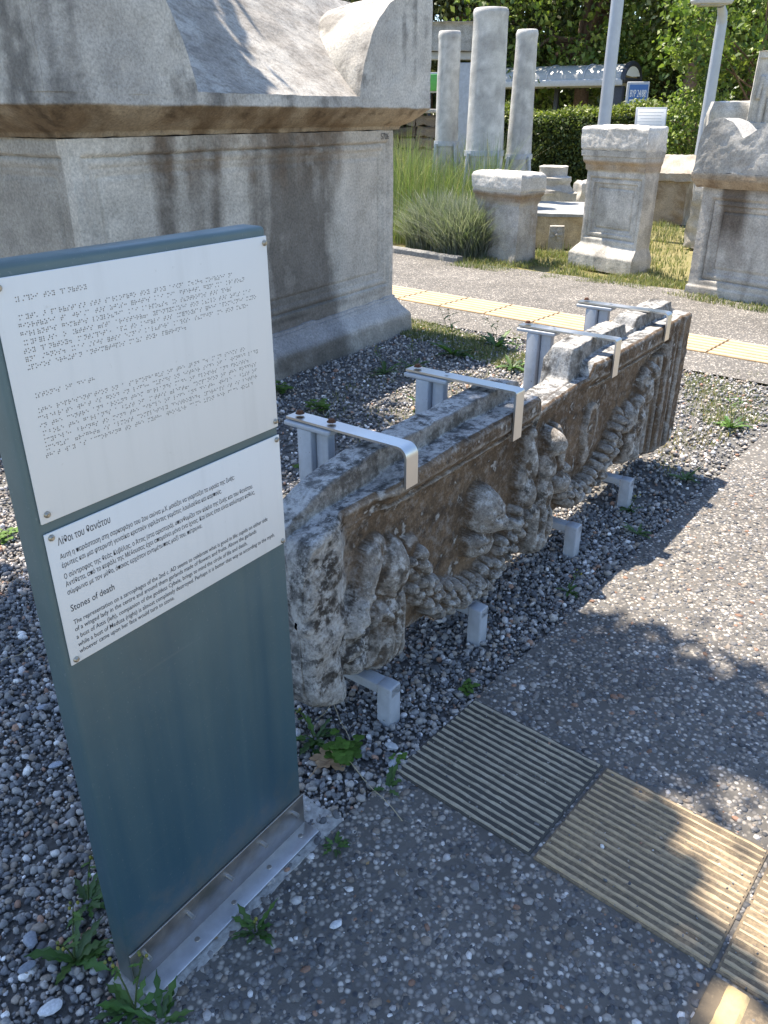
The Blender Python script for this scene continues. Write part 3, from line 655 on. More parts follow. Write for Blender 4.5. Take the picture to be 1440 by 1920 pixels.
def slab(name, which, u0, u1, zb, zt, rib, label):
    nu = int((u1 - u0) / 0.0042); us = np.linspace(u0, u1, nu); nf = 160
    ZB = np.interp(us, *zip(*zb)); ZT = np.interp(us, *zip(*zt)); RB = np.interp(us, *zip(*rib))
    nz1 = lambda s, sc, sd: fbm(np.stack([us, us * 0 + s, us * 0], -1), sc, 3, sd)
    ZB = ZB + 0.006 * nz1(0, 14, 1); ZT = ZT + 0.003 * nz1(1, 10, 2); RB = np.maximum(RB + 0.006 * nz1(2, 12, 3), ZT + 0.0005)
    RF = -0.078 + 0.010 * nz1(3, 6, 4); RK = -0.168 + 0.010 * nz1(4, 6, 5)
    s = np.linspace(0, 1, nf); U = np.repeat(us[:, None], nf, 1); Z = ZB[:, None] + s[None] * (ZT - ZB)[:, None]
    W, HR = front(U, Z, which)
    eb = (Z - ZB[:, None]); W = W - 0.030 * np.clip(1 - eb / 0.030, 0, 1) ** 2
    et = (ZT[:, None] - Z); W = W - 0.010 * np.clip(1 - et / 0.012, 0, 1) ** 2
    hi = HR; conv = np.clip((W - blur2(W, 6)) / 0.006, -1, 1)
    rings = [np.stack([U, W, Z], -1)]; kinds = [np.zeros((nu, nf))]
    def strip_(w0, z0, w1, z1, n, kind):
        t = np.linspace(0, 1, n + 1)[1:]
        rings.append(np.stack([np.repeat(us[:, None], n, 1), w0[:, None] + t * (w1 - w0)[:, None], z0[:, None] + t * (z1 - z0)[:, None]], -1)); kinds.append(np.full((nu, n), kind))
    wt = W[:, -1]
    strip_(wt, ZT, RF, ZT, 12, 1); strip_(RF, ZT, RF - 0.006, RB, 8, 2); strip_(RF - 0.006, RB, RK, RB, 12, 1)
    BK = np.full(nu, -0.20)
    strip_(RK, RB, BK, RB - 0.05, 6, 1); strip_(BK, RB - 0.05, BK, ZB, 20, 2); strip_(BK, ZB, W[:, 0], ZB, 12, 2)
    P = np.concatenate(rings, 1); K = np.concatenate(kinds, 1); m = P.shape[1]
    HI = np.concatenate([hi, np.zeros((nu, m - nf))], 1); CV = np.concatenate([conv, np.zeros((nu, m - nf))], 1)
    caps = []
    for e, sg in ((0, -1), (-1, 1)):
        c = P[e].mean(0); ring = P[e]; cs = []
        for k in range(1, 12):
            q = c + (ring - c) * (1 - k / 11.5); q = q.copy()
            q[:, 0] = P[e, 0, 0] + sg * 0.022 * (1 - (1 - k / 11.5) ** 4); cs.append(q)
        caps.append(np.stack(cs, 0))
    P = np.concatenate([caps[0][::-1], P, caps[1]], 0); z0 = np.full((11, m), 3.0)
    K = np.concatenate([z0, K, z0], 0); HI = np.concatenate([np.zeros((11, m)), HI, np.zeros((11, m))], 0); CV = np.concatenate([np.zeros((11, m)), CV, np.zeros((11, m))], 0)
    # weathering of the shape
    rough = np.where(K == 0, 0.0020, 0.0055)
    if which == 'A': rough = rough + 0.006 * (1 - sstep(-0.22, -0.10, P[..., 0]))
    else: rough = rough + 0.012 * (K == 3)
    P = P + rough[..., None] * vfbm(P, 13, 6, 40) + 0.0012 * vfbm(P, 70, 3, 50)
    pit = np.clip(fbm(P, 18, 4, 60) - 0.30, 0, 1); P[..., 1] -= np.where(K == 0, pit * 0.03 * (HI > 0.02), 0)
    # colour of the stone itself: brown patina on the ground of the relief, worn pale on what stands proud
    n1 = fbm(P, 7, 5, 70); n2 = fbm(P, 26, 5, 80); n3 = fbm(P, 60, 4, 90)
    brown = lerp((0.112, 0.074, 0.045), (0.178, 0.124, 0.080), sstep(-0.4, 0.4, n1)); brown = lerp(brown, (0.045, 0.032, 0.023), sstep(0.05, 0.4, n2) * 0.7)
    grey = lerp((0.095, 0.080, 0.063), (0.23, 0.205, 0.175), sstep(-0.3, 0.35, n2 + 0.5 * n3)); grey = lerp(grey, (0.055, 0.052, 0.05), sstep(0.08, 0.30, n1 * 0.5 + n3 * 0.7) * 0.8)
    pale = lerp((0.40, 0.39, 0.375), (0.13, 0.128, 0.125), sstep(-0.08, 0.25, n2 * 0.8 + n3 * 0.5))
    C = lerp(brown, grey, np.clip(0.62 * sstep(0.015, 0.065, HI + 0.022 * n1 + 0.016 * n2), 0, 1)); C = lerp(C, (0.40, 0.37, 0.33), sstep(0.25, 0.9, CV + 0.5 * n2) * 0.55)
    C = lerp(C, (0.50, 0.48, 0.45), sstep(0.46, 0.58, n2 + n3 * 0.5) * 0.7)
    C = np.where((K == 0)[..., None], C, pale)
    if which == 'A':
        k = 1 - sstep(-0.16, -0.02, P[..., 0] + 0.10 * n1 + 0.12 * np.clip(P[..., 2] - 0.6, -1, 0)); C = lerp(C, lerp((0.40, 0.385, 0.36), (0.06, 0.055, 0.05), sstep(-0.05, 0.18, n2 + 0.5 * n3)), np.where(K == 0, k * 0.8, 0))
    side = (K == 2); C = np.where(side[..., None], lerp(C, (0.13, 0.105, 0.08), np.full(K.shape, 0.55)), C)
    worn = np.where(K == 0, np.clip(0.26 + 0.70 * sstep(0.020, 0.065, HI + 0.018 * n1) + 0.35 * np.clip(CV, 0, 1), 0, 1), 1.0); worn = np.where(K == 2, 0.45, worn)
    if which == 'A': worn = np.maximum(worn, np.where(K == 0, k * 0.9, 0))
    g = Geo(); Pl = np.stack([P[..., 0], -P[..., 1], P[..., 2]], -1); g.grid(Pl, C=C, loop=True, flip=True)
    V_, Q_, T_, _ = g.arrays(); C4 = np.concatenate([C, worn[..., None]], -1).reshape(-1, 4)
    o = ob(name, mesh_np(name, V_, Q_, T_, C4, True), M['relief'], None, (SO[0], SO[1], 0), SLA)
    return tag(o, label, 'relief slab', 'two broken halves of a garland sarcophagus front')
slab('relief_slab', 'A', -0.262, 0.862, [(-0.27, 0.20), (-0.21, 0.165), (-0.14, 0.150), (-0.10, 0.185), (0.0, 0.135), (0.075, 0.140), (0.10, 0.165), (0.30, 0.150), (0.46, 0.120), (0.60, 0.112), (0.70, 0.135), (0.80, 0.20), (0.87, 0.27)],
     [(-0.27, 0.665), (-0.15, 0.690), (0.05, 0.690), (0.13, 0.715), (0.4, 0.722), (0.86, 0.728)], [(-0.27, 0.68), (-0.16, 0.735), (0.0, 0.765), (0.6, 0.775), (0.78, 0.785), (0.84, 0.77), (0.87, 0.735)], 'front half of broken garland relief slab, with carved bust and rough grey left end')
slab('relief_slab', 'B', 0.868, 2.335, [(0.86, 0.16), (0.90, 0.112), (0.98, 0.105), (1.03, 0.13), (1.08, 0.165), (1.30, 0.165), (1.50, 0.175), (1.65, 0.19), (1.9, 0.15), (1.98, 0.125), (2.2, 0.105), (2.30, 0.11), (2.34, 0.14)],
     [(0.86, 0.640), (1.05, 0.655), (1.22, 0.664), (1.315, 0.680), (1.335, 0.732), (1.6, 0.735), (2.34, 0.745)], [(0.86, 0.642), (1.20, 0.667), (1.245, 0.675), (1.265, 0.792), (1.70, 0.794), (1.755, 0.785), (1.775, 0.75), (1.86, 0.752), (1.88, 0.79), (2.28, 0.795), (2.31, 0.76), (2.34, 0.75)], 'far half of broken garland relief slab, with snapped top and moulded right edge')

# supports that hold the slabs
def strap_mesh(y0, yf, zt, zb, rad, w=0.052, t=0.0065):
    pth = [(y0, zt), (yf + rad, zt)]
    for a in np.linspace(0, 90, 8)[1:]: pth.append((yf + rad - rad * math.sin(R(a)), zt - rad + rad * math.cos(R(a))))
    pth.append((yf, zb)); pth = np.array(pth); tn = np.gradient(pth, axis=0); tn /= np.linalg.norm(tn, axis=1)[:, None]; nr = np.stack([-tn[:, 1], tn[:, 0]], -1)
    g = Geo(); P = np.zeros((len(pth), 4, 3))
    for j, (sx, sn) in enumerate(((-1, 0), (1, 0), (1, 1), (-1, 1))):
        P[:, j, 0] = sx * w / 2; P[:, j, 1:] = pth + nr * t * sn
    g.grid(P, loop=True)
    for e in (0, -1): g.add(P[e], Q=[[0, 1, 2, 3]])
    return g
bolt_g = Geo(); bolt_g.lathe([(0.0001, 0.009), (0.008, 0.009), (0.0095, 0.007), (0.0095, 0.0)], 6); bolt_g.lathe([(0.0001, 0.0015), (0.013, 0.0015), (0.013, 0)], 16)
bV, bQ, bT, bC = bolt_g.arrays(); bolt_me = mesh_np('bolt', bV, bQ, bT, None, True, 30); bolt_me.materials.append(M['rust'])
STL = ['grey steel support with rounded strap over the rough near end of the slab', 'grey steel support with square strap just before the break between the slab halves',
       'tall grey steel support beside the snapped edge of the far slab half', 'grey steel support gripping the moulded far end of the slab']
for i, (us, uf, zb, rad, nb) in enumerate(((0.115, 0.0, 0.688, 0.030, 2), (0.690, 0.487, 0.640, 0.010, 1), (1.465, 1.206, 0.655, 0.010, 1), (2.025, 1.752, 0.680, 0.018, 1))):
    w3 = SO + np.array([0.6, 0.8]) * us
    t = thing('slab_support', STL[i], 'metal support', (w3[0], w3[1], 0), SLA, 'steel supports clamping the relief slabs')
    st = build('strap', strap_mesh(0.405, -0.008, 0.800, zb, rad), M['steel'], t, angle=30)
    bbox('top_channel', (-0.004, 0.325, 0.783), (0.060, 0.165, 0.013), M['galv'], t, 0.003)
    bbox('post', (-0.008, 0.335, 0.388), (0.048, 0.052, 0.776), M['galv'], t, 0.004)
    bbox('post', (0.0, 0.284, 0.388), (0.030, 0.044, 0.772), M['galv'], t, 0.004)
    for b in range(2):
        if b < nb: ob('bolt', bolt_me, None, st, (0, 0.375 - b * 0.115, 0.8065), random.random())
        else:
            g = Geo(); g.lathe([(0.0001, 0.0004), (0.007, 0.0004)], 12); build('bolt_hole', g, M['dark_metal'], st, (0, 0.26, 0.8067))
    dx = uf - us
    bbox('foot_beam', (dx / 2, 0.335, 0.055), (abs(dx) + 0.05, 0.04, 0.04), M['galv'], t, 0.003)
    bbox('foot_arm', (dx, 0.145, 0.112), (0.046, 0.38, 0.030), M['galv'], t, 0.003)
    bbox('front_foot', (dx, -0.020, 0.055), (0.050, 0.050, 0.150), M['galv'], t, 0.006)

# ================================================================== carved stones
def rect_stone(prof, step=0.03, dz=0.02, panel=None, taper=None):
    """stone of rectangular plan lofted along (z, x0, x1, y0, y1); front is y0; panel(side, s, z, len) returns an inset"""
    prof = np.array(prof, float); zs = [prof[0, 0]]
    for a, b in zip(prof[:-1], prof[1:]):
        n = max(1, int(math.ceil((b[0] - a[0]) / dz))) if b[0] > a[0] + 1e-6 else 3
        for k in range(1, n + 1): zs.append((a, b, k / n))
    rows = [prof[0]] + [a + (b - a) * t for a, b, t in zs[1:]]; rows = np.array(rows)
    nx = max(2, int((rows[:, 2] - rows[:, 1]).max() / step)); ny = max(2, int((rows[:, 4] - rows[:, 3]).max() / step))
    tx = np.linspace(0, 1, nx + 1); ty = np.linspace(0, 1, ny + 1)
    g = Geo(); z = rows[:, 0][:, None]; x0, x1, y0, y1 = (rows[:, k][:, None] for k in (1, 2, 3, 4))
    def side(k):
        if k == 0: s = x0 + tx * (x1 - x0); return np.stack([s, y0 + 0 * s, z + 0 * s], -1), np.array([0, 1.0, 0]), s
        if k == 1: s = y0 + ty * (y1 - y0); return np.stack([x1 + 0 * s, s, z + 0 * s], -1), np.array([-1.0, 0, 0]), s
        if k == 2: s = x1 + tx * (x0 - x1); return np.stack([s, y1 + 0 * s, z + 0 * s], -1), np.array([0, -1.0, 0]), s
        s = y1 + ty * (y0 - y1); return np.stack([x0 + 0 * s, s, z + 0 * s], -1), np.array([1.0, 0, 0]), s
    for k in range(4):
        P, nin, s = side(k)
        if panel is not None:
            d = panel(k, P)
            if d is not None: P = P + nin * d[..., None]
        g.grid(P, flip=True)
    for e, f in ((0, True), (-1, False)):
        a = rows[e]; X, Y = np.meshgrid(a[1] + tx * (a[2] - a[1]), a[3] + ty * (a[4] - a[3]), indexing='ij')
        g.grid(np.stack([X, Y, np.full_like(X, a[0])], -1), flip=f)
    return g
def finish(name, g, colf, mat='marble', parent=None, loc=None, rz=None, amp=0.006, nscale=9, seed=0, fine=0.0015, angle=50, crown=0):
    V, Q, T, C = g.arrays()
    col = colf(V) if colf else np.full(V.shape, 0.4)
    V2 = V + amp * vfbm(V, nscale, 4, seed) + fine * vfbm(V, 45, 3, seed + 7)
    return ob(name, mesh_np(name, V2, Q, T, col, True, angle), M[mat], parent, loc, rz)
def frame_inset(s, z, x0, x1, z0, z1, w=0.03, depth=0.012, steps=2):
    """stepped moulded frame: inset grows inwards from the rectangle"""
    d = np.minimum(np.minimum(s - x0, x1 - s), np.minimum(z - z0, z1 - z)); r = np.zeros_like(d)
    for k in range(steps): r = r + depth / steps * sstep(k * w, k * w + w * 0.16, d)
    r = r + depth * 0.6 * np.exp(-((d - 0.004) / (w * 0.16)) ** 2) + depth * 0.5 * np.exp(-((d - w * steps - 0.006) / (w * 0.16)) ** 2)
    return r

# ---- the big sarcophagus
big_s = thing('sarcophagus', 'huge pale marble sarcophagus with horned lid behind the blue sign', 'sarcophagus', (SP[0], SP[1], 0), R(57))
XL, XR = -2.86, -0.045
def pan_big(k, P):
    if k == 0: return frame_inset(P[..., 0], P[..., 2], XL + 0.07, XR - 0.07, 0.37, 1.375, 0.045, 0.026)
    if k == 3: return frame_inset(P[..., 1], P[..., 2], 0.12 + 0.07, 1.28 - 0.07, 0.37, 1.375, 0.045, 0.026)
def col_big(V):
    x, y, z = V.T; n1 = fbm(V, 3, 5, 5); n2 = fbm(V, 14, 4, 6)
    c = lerp((0.56, 0.515, 0.445), (0.68, 0.63, 0.555), sstep(-0.4, 0.4, n1))
    wob = x + 0.04 * fbm(np.stack([x * 0, y * 0, z], -1), 2.5, 3, 9); st = fbm(np.stack([wob * 7, x * 0, z * 0.5], -1), 1.0, 5, 12)
    band = np.clip(sstep(-2.60, -2.20, wob) * (1 - 0.8 * sstep(-1.90, -1.76, wob)) * 0.85 * (1 - sstep(-1.72, -1.6, wob)) + sstep(-1.70, -1.52, wob) * (1 - sstep(-0.88, -0.60, wob)), 0, 1)
    d = band * (0.85 + 1.1 * st) * (0.85 + 0.3 * n2)
    front_ = (y < 0.2)
    d = np.where(front_, d, np.clip(0.30 + 0.9 * st, 0, 0.8) * 0.6)
    c = lerp(c, (0.095, 0.080, 0.066), np.clip(d, 0, 0.80))
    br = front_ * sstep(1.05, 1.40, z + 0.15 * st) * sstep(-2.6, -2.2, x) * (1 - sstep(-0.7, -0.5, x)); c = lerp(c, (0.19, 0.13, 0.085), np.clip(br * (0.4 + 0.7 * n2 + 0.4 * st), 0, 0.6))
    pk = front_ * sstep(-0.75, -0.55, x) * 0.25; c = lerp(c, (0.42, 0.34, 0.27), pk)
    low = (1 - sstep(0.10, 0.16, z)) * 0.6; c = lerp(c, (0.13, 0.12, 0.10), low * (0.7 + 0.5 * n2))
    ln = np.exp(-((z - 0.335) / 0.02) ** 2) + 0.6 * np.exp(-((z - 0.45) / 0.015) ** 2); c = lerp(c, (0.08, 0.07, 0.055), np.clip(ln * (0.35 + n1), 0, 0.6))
    return c
g = rect_stone([(0.255, XL, XR, 0.12, 1.28), (1.452, XL, XR, 0.12, 1.28)], 0.014, 0.012, pan_big)
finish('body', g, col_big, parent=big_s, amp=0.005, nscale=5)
def pl_row(z, o): return (z, XL - o, XR + o, 0.12 - o, 1.28 + o)
g = rect_stone([pl_row(-0.03, 0.115), pl_row(0.128, 0.108), pl_row(0.145, 0.098), pl_row(0.235, 0.030), pl_row(0.250, 0.028), pl_row(0.252, 0.018), pl_row(0.272, 0.016), pl_row(0.274, 0.004)], 0.03, 0.02)
finish('plinth', g, lambda V: lerp(col_big(V), (0.42, 0.43, 0.46), sstep(0.13, 0.16, V[:, 2]) * 0.45), parent=big_s, amp=0.012, nscale=7)
def col_lid(V):
    x, y, z = V.T; n1 = fbm(V, 3.5, 5, 25); n2 = fbm(V, 16, 4, 26); st = fbm(np.stack([x * 7, y * 7, z * 0.7], -1), 1.0, 4, 27)
    c = lerp((0.46, 0.435, 0.40), (0.60, 0.57, 0.52), sstep(-0.35, 0.4, n1)); c = lerp(c, (0.10, 0.095, 0.09), sstep(0.05, 0.5, st + 0.4 * n2) * 0.7)
    cor = (z < 1.592) & (z > 1.44); t = lerp((0.38, 0.30, 0.205), (0.215, 0.15, 0.09), sstep(-0.3, 0.35, st)); t = lerp(t, (0.07, 0.045, 0.025), sstep(0.2, 0.5, n2 + 0.5 * st) * 0.6)
    return np.where(cor[:, None], t, c)
LX0, LX1, LY0, LY1 = -3.05, 0.205, -0.04, 1.44
def lrow(z, o): return (z, LX0 + o, LX1 - o, LY0 + o, LY1 - o)
g = rect_stone([lrow(1.456, 0.165), lrow(1.480, 0.155), lrow(1.484, 0.145), lrow(1.505, 0.105), lrow(1.545, 0.05), lrow(1.580, 0.012), lrow(1.590, 0.0), lrow(1.655, 0.0)], 0.03, 0.012)
lid = finish('lid', g, col_lid, parent=big_s, amp=0.006, nscale=7)
# the two slopes of the roof, hollowed towards the eaves
xs = np.linspace(LX0 + 0.04, LX1 - 0.02, 110); ym = (LY0 + LY1) / 2 - 0.06
g = Geo()
t = np.linspace(0, 1, 44)
prof_y = np.concatenate([LY0 + 0.005 + t * (ym - LY0), (ym + t * (LY1 - ym - 0.005))[1:]])
zz = lambda s: 1.650 + 0.64 * (0.80 * s + 0.20 * s * s) 
prof_z = np.concatenate([zz(t), zz(1 - t)[1:]])
P = np.zeros((len(xs), len(prof_y), 3)); P[..., 0] = xs[:, None]; P[..., 1] = prof_y; P[..., 2] = prof_z
g.grid(P, flip=True)
for e in (0, -1):
    q = P[e]; b = q.copy(); b[:, 2] = 1.64; g.grid(np.stack([q, b], 0))
finish('roof', g, lambda V: lerp(lerp((0.36, 0.335, 0.305), (0.47, 0.445, 0.41), sstep(-0.3, 0.3, fbm(V, 5, 5, 31))), (0.2, 0.18, 0.16), sstep(0.1, 0.4, fbm(V, 60, 3, 33)) * 0.6), parent=lid, amp=0.010, nscale=6, fine=0.004)
def horn(mirror, back):
    pr = [(-0.70, 1.640), (-0.685, 1.72), (-0.64, 1.85), (-0.60, 1.93), (-0.55, 2.02), (-0.47, 2.11), (-0.335, 2.20), (-0.19, 2.262), (-0.02, 2.30), (0.12, 2.31), (0.205, 2.305)]
    pr = np.array(pr); d = np.r_[0, np.cumsum(np.linalg.norm(np.diff(pr, axis=0), axis=1))]; s = np.linspace(0, d[-1], 46)
    cx, cz = np.interp(s, d, pr[:, 0]), np.interp(s, d, pr[:, 1]); cx = np.minimum(cx, LX1 + 0.001)
    if mirror: cx = LX0 + LX1 - cx
    ys = np.linspace(0, 0.62, 24); g = Geo(); yy = (LY0 - 0.001 + ys) if not back else (LY1 + 0.001 - ys)
    sh = 1 - 0.10 * (ys / 0.62) ** 2
    P = np.zeros((len(s), len(ys), 3)); P[..., 0] = cx[:, None]; P[..., 1] = yy; P[..., 2] = 1.64 + (cz[:, None] - 1.64) * sh
    g.grid(P, flip=not mirror)
    xe = LX1 + 0.001 if not mirror else LX0 - 0.001
    v = np.linspace(0, 1, 30)
    F = np.zeros((len(s), 30, 3)); F[..., 0] = cx[:, None]; F[..., 1] = yy[0]; F[..., 2] = 1.64 + v * (cz[:, None] - 1.64); g.grid(F, flip=mirror)
    E_ = np.zeros((24, 30, 3)); E_[..., 0] = xe; E_[..., 1] = yy[:, None]; E_[..., 2] = 1.64 + v * ((cz[-1] - 1.64) * sh)[:, None]; g.grid(E_)
    return g
for mirror in (False, True):
    for back in (False, True):
        finish('acroterion', horn(mirror, back), col_lid, parent=lid, amp=0.008, nscale=6)
put_text('5706', big_s, -0.215, -0.115, 1.395, 0.058, M['ink'], y=0.114, name='inventory_number')

# ---- smaller stones further back
def face_frame(px_r, py_r, ang, px_l, px_side):
    """front right foot from its pixel, width and depth so that the other corners fall under the given columns"""
    P = gp(px_r, py_r)[:2]; d = np.array([math.cos(R(ang)), math.sin(R(ang))]); nn = np.array([-d[1], d[0]])
    def hit(px, v):
        r = ray(px, py_r)[:2]; A = np.array([[v[0], -r[0]], [v[1], -r[1]]]); return np.linalg.solve(A, -P)[0]
    return P, abs(hit(px_l, d)), abs(hit(px_side, nn))
def gen_col(a, b, dark, sd, streak=0.5, tan=None, tanz=None):
    def f(V):
        n1 = fbm(V, 5, 5, sd); n2 = fbm(V, 22, 4, sd + 1); st = fbm(np.stack([V[:, 0] * 9, V[:, 1] * 9, V[:, 2]], -1), 1, 4, sd + 2)
        c = lerp(a, b, sstep(-0.35, 0.35, n1 + 0.4 * n2)); c = lerp(c, dark, sstep(0.1, 0.5, st + 0.4 * n2) * streak)
        if tan is not None: c = lerp(c, tan, sstep(tanz[0], tanz[0] + 0.03, V[:, 2]) * (1 - sstep(tanz[1] - 0.03, tanz[1], V[:, 2])) * (0.75 + 0.5 * n1))
        return c
    return f
LIGHT, PALE, GREYD = (0.43, 0.41, 0.37), (0.60, 0.57, 0.52), (0.14, 0.13, 0.12)
# inscribed pedestal
P, w, dpt = face_frame(1186, 513, -55, 1082, 1210)
dpt = min(dpt, 0.40)
ped = thing('pedestal', 'tall pale marble pedestal with panelled face and chipped top', 'pedestal', (P[0], P[1], 0), R(-55))
def prow(z, o, ob_=None): return (z, -w - o, o * 0.35, -o, dpt + o * 0.3)
def pan_ped(k, Pp):
    if k == 0: return frame_inset(Pp[..., 0], Pp[..., 2], -w + 0.045, -0.045, 0.31, 0.94, 0.05, 0.034)
g = rect_stone([prow(-0.02, 0.085), prow(0.13, 0.085), prow(0.15, 0.075), prow(0.21, 0.03), prow(0.23, 0.012), prow(0.25, 0.0), prow(1.00, 0.0), prow(1.02, 0.018), prow(1.07, 0.022), prow(1.10, 0.045), prow(1.15, 0.05), prow(1.155, 0.062), prow(1.21, 0.068)], 0.011, 0.010, pan_ped)
finish('shaft', g, gen_col(LIGHT, PALE, GREYD, 50, 0.35, (0.38, 0.27, 0.16), (1.0, 1.13)), parent=ped, amp=0.005, nscale=6)
g = rect_stone([prow(1.212, 0.060), prow(1.235, 0.075), prow(1.42, 0.078), prow(1.44, 0.065), prow(1.45, 0.04)], 0.02, 0.014)
V, Q, T, C = g.arrays(); V[:, 2] -= 0.05 * (dome(V[:, 0], V[:, 1], -w * 0.45, dpt * 0.4, w * 0.34, dpt * 0.3, 1.0) > 0.3) * (V[:, 2] > 1.41)
g2 = Geo(); g2.add(V, Q=Q); finish('top_block', g2, gen_col(PALE, (0.62, 0.60, 0.56), GREYD, 55, 0.2), parent=ped, amp=0.022, nscale=6, fine=0.005)
# squat block
P, w, dpt = face_frame(966, 493, -54, 888, 1001)
blk = thing('stone_block', 'squat weathered marble block with rounded top beside the tall grass', 'stone block', (P[0], P[1], 0), R(-54))
def brow(z, o): return (z, -w - o, o, -o, dpt + o)
g = rect_stone([brow(-0.03, 0.0), brow(0.62, -0.005), brow(0.66, 0.015), brow(0.70, 0.02), brow(0.72, 0.035), brow(0.76, 0.045)], 0.02, 0.016)
finish('shaft', g, gen_col((0.38, 0.36, 0.33), (0.52, 0.49, 0.45), (0.17, 0.12, 0.08), 60, 0.5, (0.26, 0.18, 0.11), (0.64, 0.76)), parent=blk, amp=0.016, nscale=4, fine=0.003)
g = rect_stone([brow(0.745, 0.030), brow(0.79, 0.048), brow(0.92, 0.05), brow(0.95, 0.035), brow(0.968, 0.0)], 0.02, 0.016)
finish('top_block', g, gen_col(PALE, (0.64, 0.62, 0.58), GREYD, 63, 0.12), parent=blk, amp=0.014, nscale=5, fine=0.004)
# right hand sarcophagus, gable end towards the path
P = gp(1287, 548)[:2]; rs = thing('sarcophagus', 'marble sarcophagus with gabled lid cut off by the right edge of the photo', 'sarcophagus', (P[0], P[1], 0), R(-51.5))
def rrow(z, o): return (z, -o, 1.22 + o, -o, 2.3 + o)
def pan_rs(k, Pp):
    if k == 0: return frame_inset(Pp[..., 0], Pp[..., 2], 0.11, 1.11, 0.14, 0.86, 0.05, 0.034)
g = rect_stone([rrow(-0.03, 0.012), rrow(0.07, 0.012), rrow(0.085, 0.0), rrow(0.955, 0.0)], 0.013, 0.012, pan_rs)
def col_rs(V):
    x, y, z = V.T; c = gen_col((0.40, 0.37, 0.33), (0.52, 0.49, 0.44), (0.16, 0.14, 0.12), 70, 0.35)(V)
    st = fbm(np.stack([x * 8, y * 8, z * 0.8], -1), 1, 4, 73); b = sstep(0.16, 0.24, x + 0.03 * st) * (1 - sstep(0.40, 0.52, x + 0.05 * st)) * sstep(0.35, 0.75, z + 0.2 * st) * (y < 0.1)
    return lerp(c, (0.10, 0.075, 0.055), np.clip(b * (0.75 + 0.5 * st), 0, 0.85))
finish('body', g, col_rs, parent=rs, amp=0.005, nscale=6)
def rl(z, o): return (z, -0.09 + o, 1.31 - o, -0.09 + o, 2.4 - o)
g = rect_stone([rl(0.958, 0.05), rl(0.985, 0.03), rl(1.03, 0.0), rl(1.085, 0.0)], 0.03, 0.015)
rlid = finish('lid', g, lambda V: lerp(gen_col((0.36, 0.28, 0.19), (0.46, 0.37, 0.26), (0.15, 0.09, 0.05), 75, 0.6)(V), (0.46, 0.44, 0.40), sstep(1.06, 1.09, V[:, 2])), parent=rs, amp=0.010, nscale=6)
gx = np.linspace(-0.085, 1.305, 70); gz = np.interp(gx, [-0.085, -0.075, -0.06, -0.02, 0.05, 0.14, 0.22, 0.28, 0.33, 0.36, 0.61, 0.86, 0.92, 1.0, 1.15, 1.25, 1.305], [1.12, 1.32, 1.40, 1.47, 1.52, 1.53, 1.495, 1.44, 1.39, 1.36, 1.54, 1.36, 1.40, 1.50, 1.54, 1.47, 1.2])
rx = np.interp(gx, [-0.085, 0.61, 1.305], [1.09, 1.54, 1.09])
g = Geo(); ys = np.linspace(-0.088, 2.39, 60); P_ = np.zeros((70, 60, 3)); P_[..., 0] = gx[:, None]; P_[..., 1] = ys
fr = 1 - sstep(0.16, 0.60, ys); P_[..., 2] = gz[:, None] * fr + rx[:, None] * (1 - fr); P_[..., 2] = np.maximum(P_[..., 2], rx[:, None])
g.grid(P_, flip=True); v = np.linspace(0, 1, 24)
for e in (0, -1): Fq = np.zeros((70, 24, 3)); Fq[..., 0] = gx[:, None]; Fq[..., 1] = ys[e]; Fq[..., 2] = 1.083 + v * (P_[:, e, 2] - 1.083)[:, None]; g.grid(Fq, flip=e == -1)
for e in (0, -1): Fq = np.zeros((60, 24, 3)); Fq[..., 0] = gx[e]; Fq[..., 1] = ys[:, None]; Fq[..., 2] = 1.083 + v * (P_[e, :, 2] - 1.083)[:, None]; g.grid(Fq)
finish('gable', g, gen_col((0.42, 0.41, 0.38), (0.56, 0.54, 0.50), GREYD, 78, 0.3), parent=rlid, amp=0.016, nscale=7, fine=0.005)
# leaning slab, stone behind, stele, small sarcophagus, platform, column base
def rock(name, label, px, py, ang, size, cols, amp=0.03, lean=(0, 0), cat='stone', nscale=5, seed=0, D=None):
    P = gp(px, py) if D is None else dp(px, py, D)
    w, d_, h = size; g = rect_stone([(-0.03, -w / 2, w / 2, -d_ / 2, d_ / 2), (h * 0.93, -w / 2, w / 2, -d_ / 2, d_ / 2), (h, -w / 2 + 0.04, w / 2 - 0.04, -d_ / 2 + 0.04, d_ / 2 - 0.04)], 0.035, 0.035)
    o = finish(name, g, cols, amp=amp, nscale=nscale, seed=seed, fine=0.005); o.location = (P[0], P[1], 0); o.rotation_euler = (R(lean[0]), R(lean[1]), R(ang)); return tag(o, label, cat)
rock('stone_slab', 'rough upright stone slab leaning behind the right hand sarcophagus', 1308, 462, -50, (0.30, 0.30, 0.80), gen_col((0.42, 0.38, 0.32), PALE, GREYD, 81, 0.25), 0.05, (0, 6), seed=4)
rock('marble_block', 'large pale marble block behind the gabled lid at the right', 1342, 455, -14, (0.74, 0.55, 1.70), gen_col(LIGHT, PALE, GREYD, 84, 0.25), 0.035, seed=8)
P = gp(1384, 462)[:2]; stl = thing('relief_stele', 'carved stele with standing draped figure at the right edge', 'stele', (P[0], P[1], 0), R(-20))
g = rect_stone([(-0.02, -0.27, 0.27, -0.17, 0.20), (1.36, -0.27, 0.27, -0.17, 0.20), (1.40, -0.23, 0.23, -0.14, 0.18)], 0.03, 0.03); finish('base_block', g, gen_col((0.36, 0.30, 0.24), LIGHT, GREYD, 86, 0.3), parent=stl, amp=0.015)
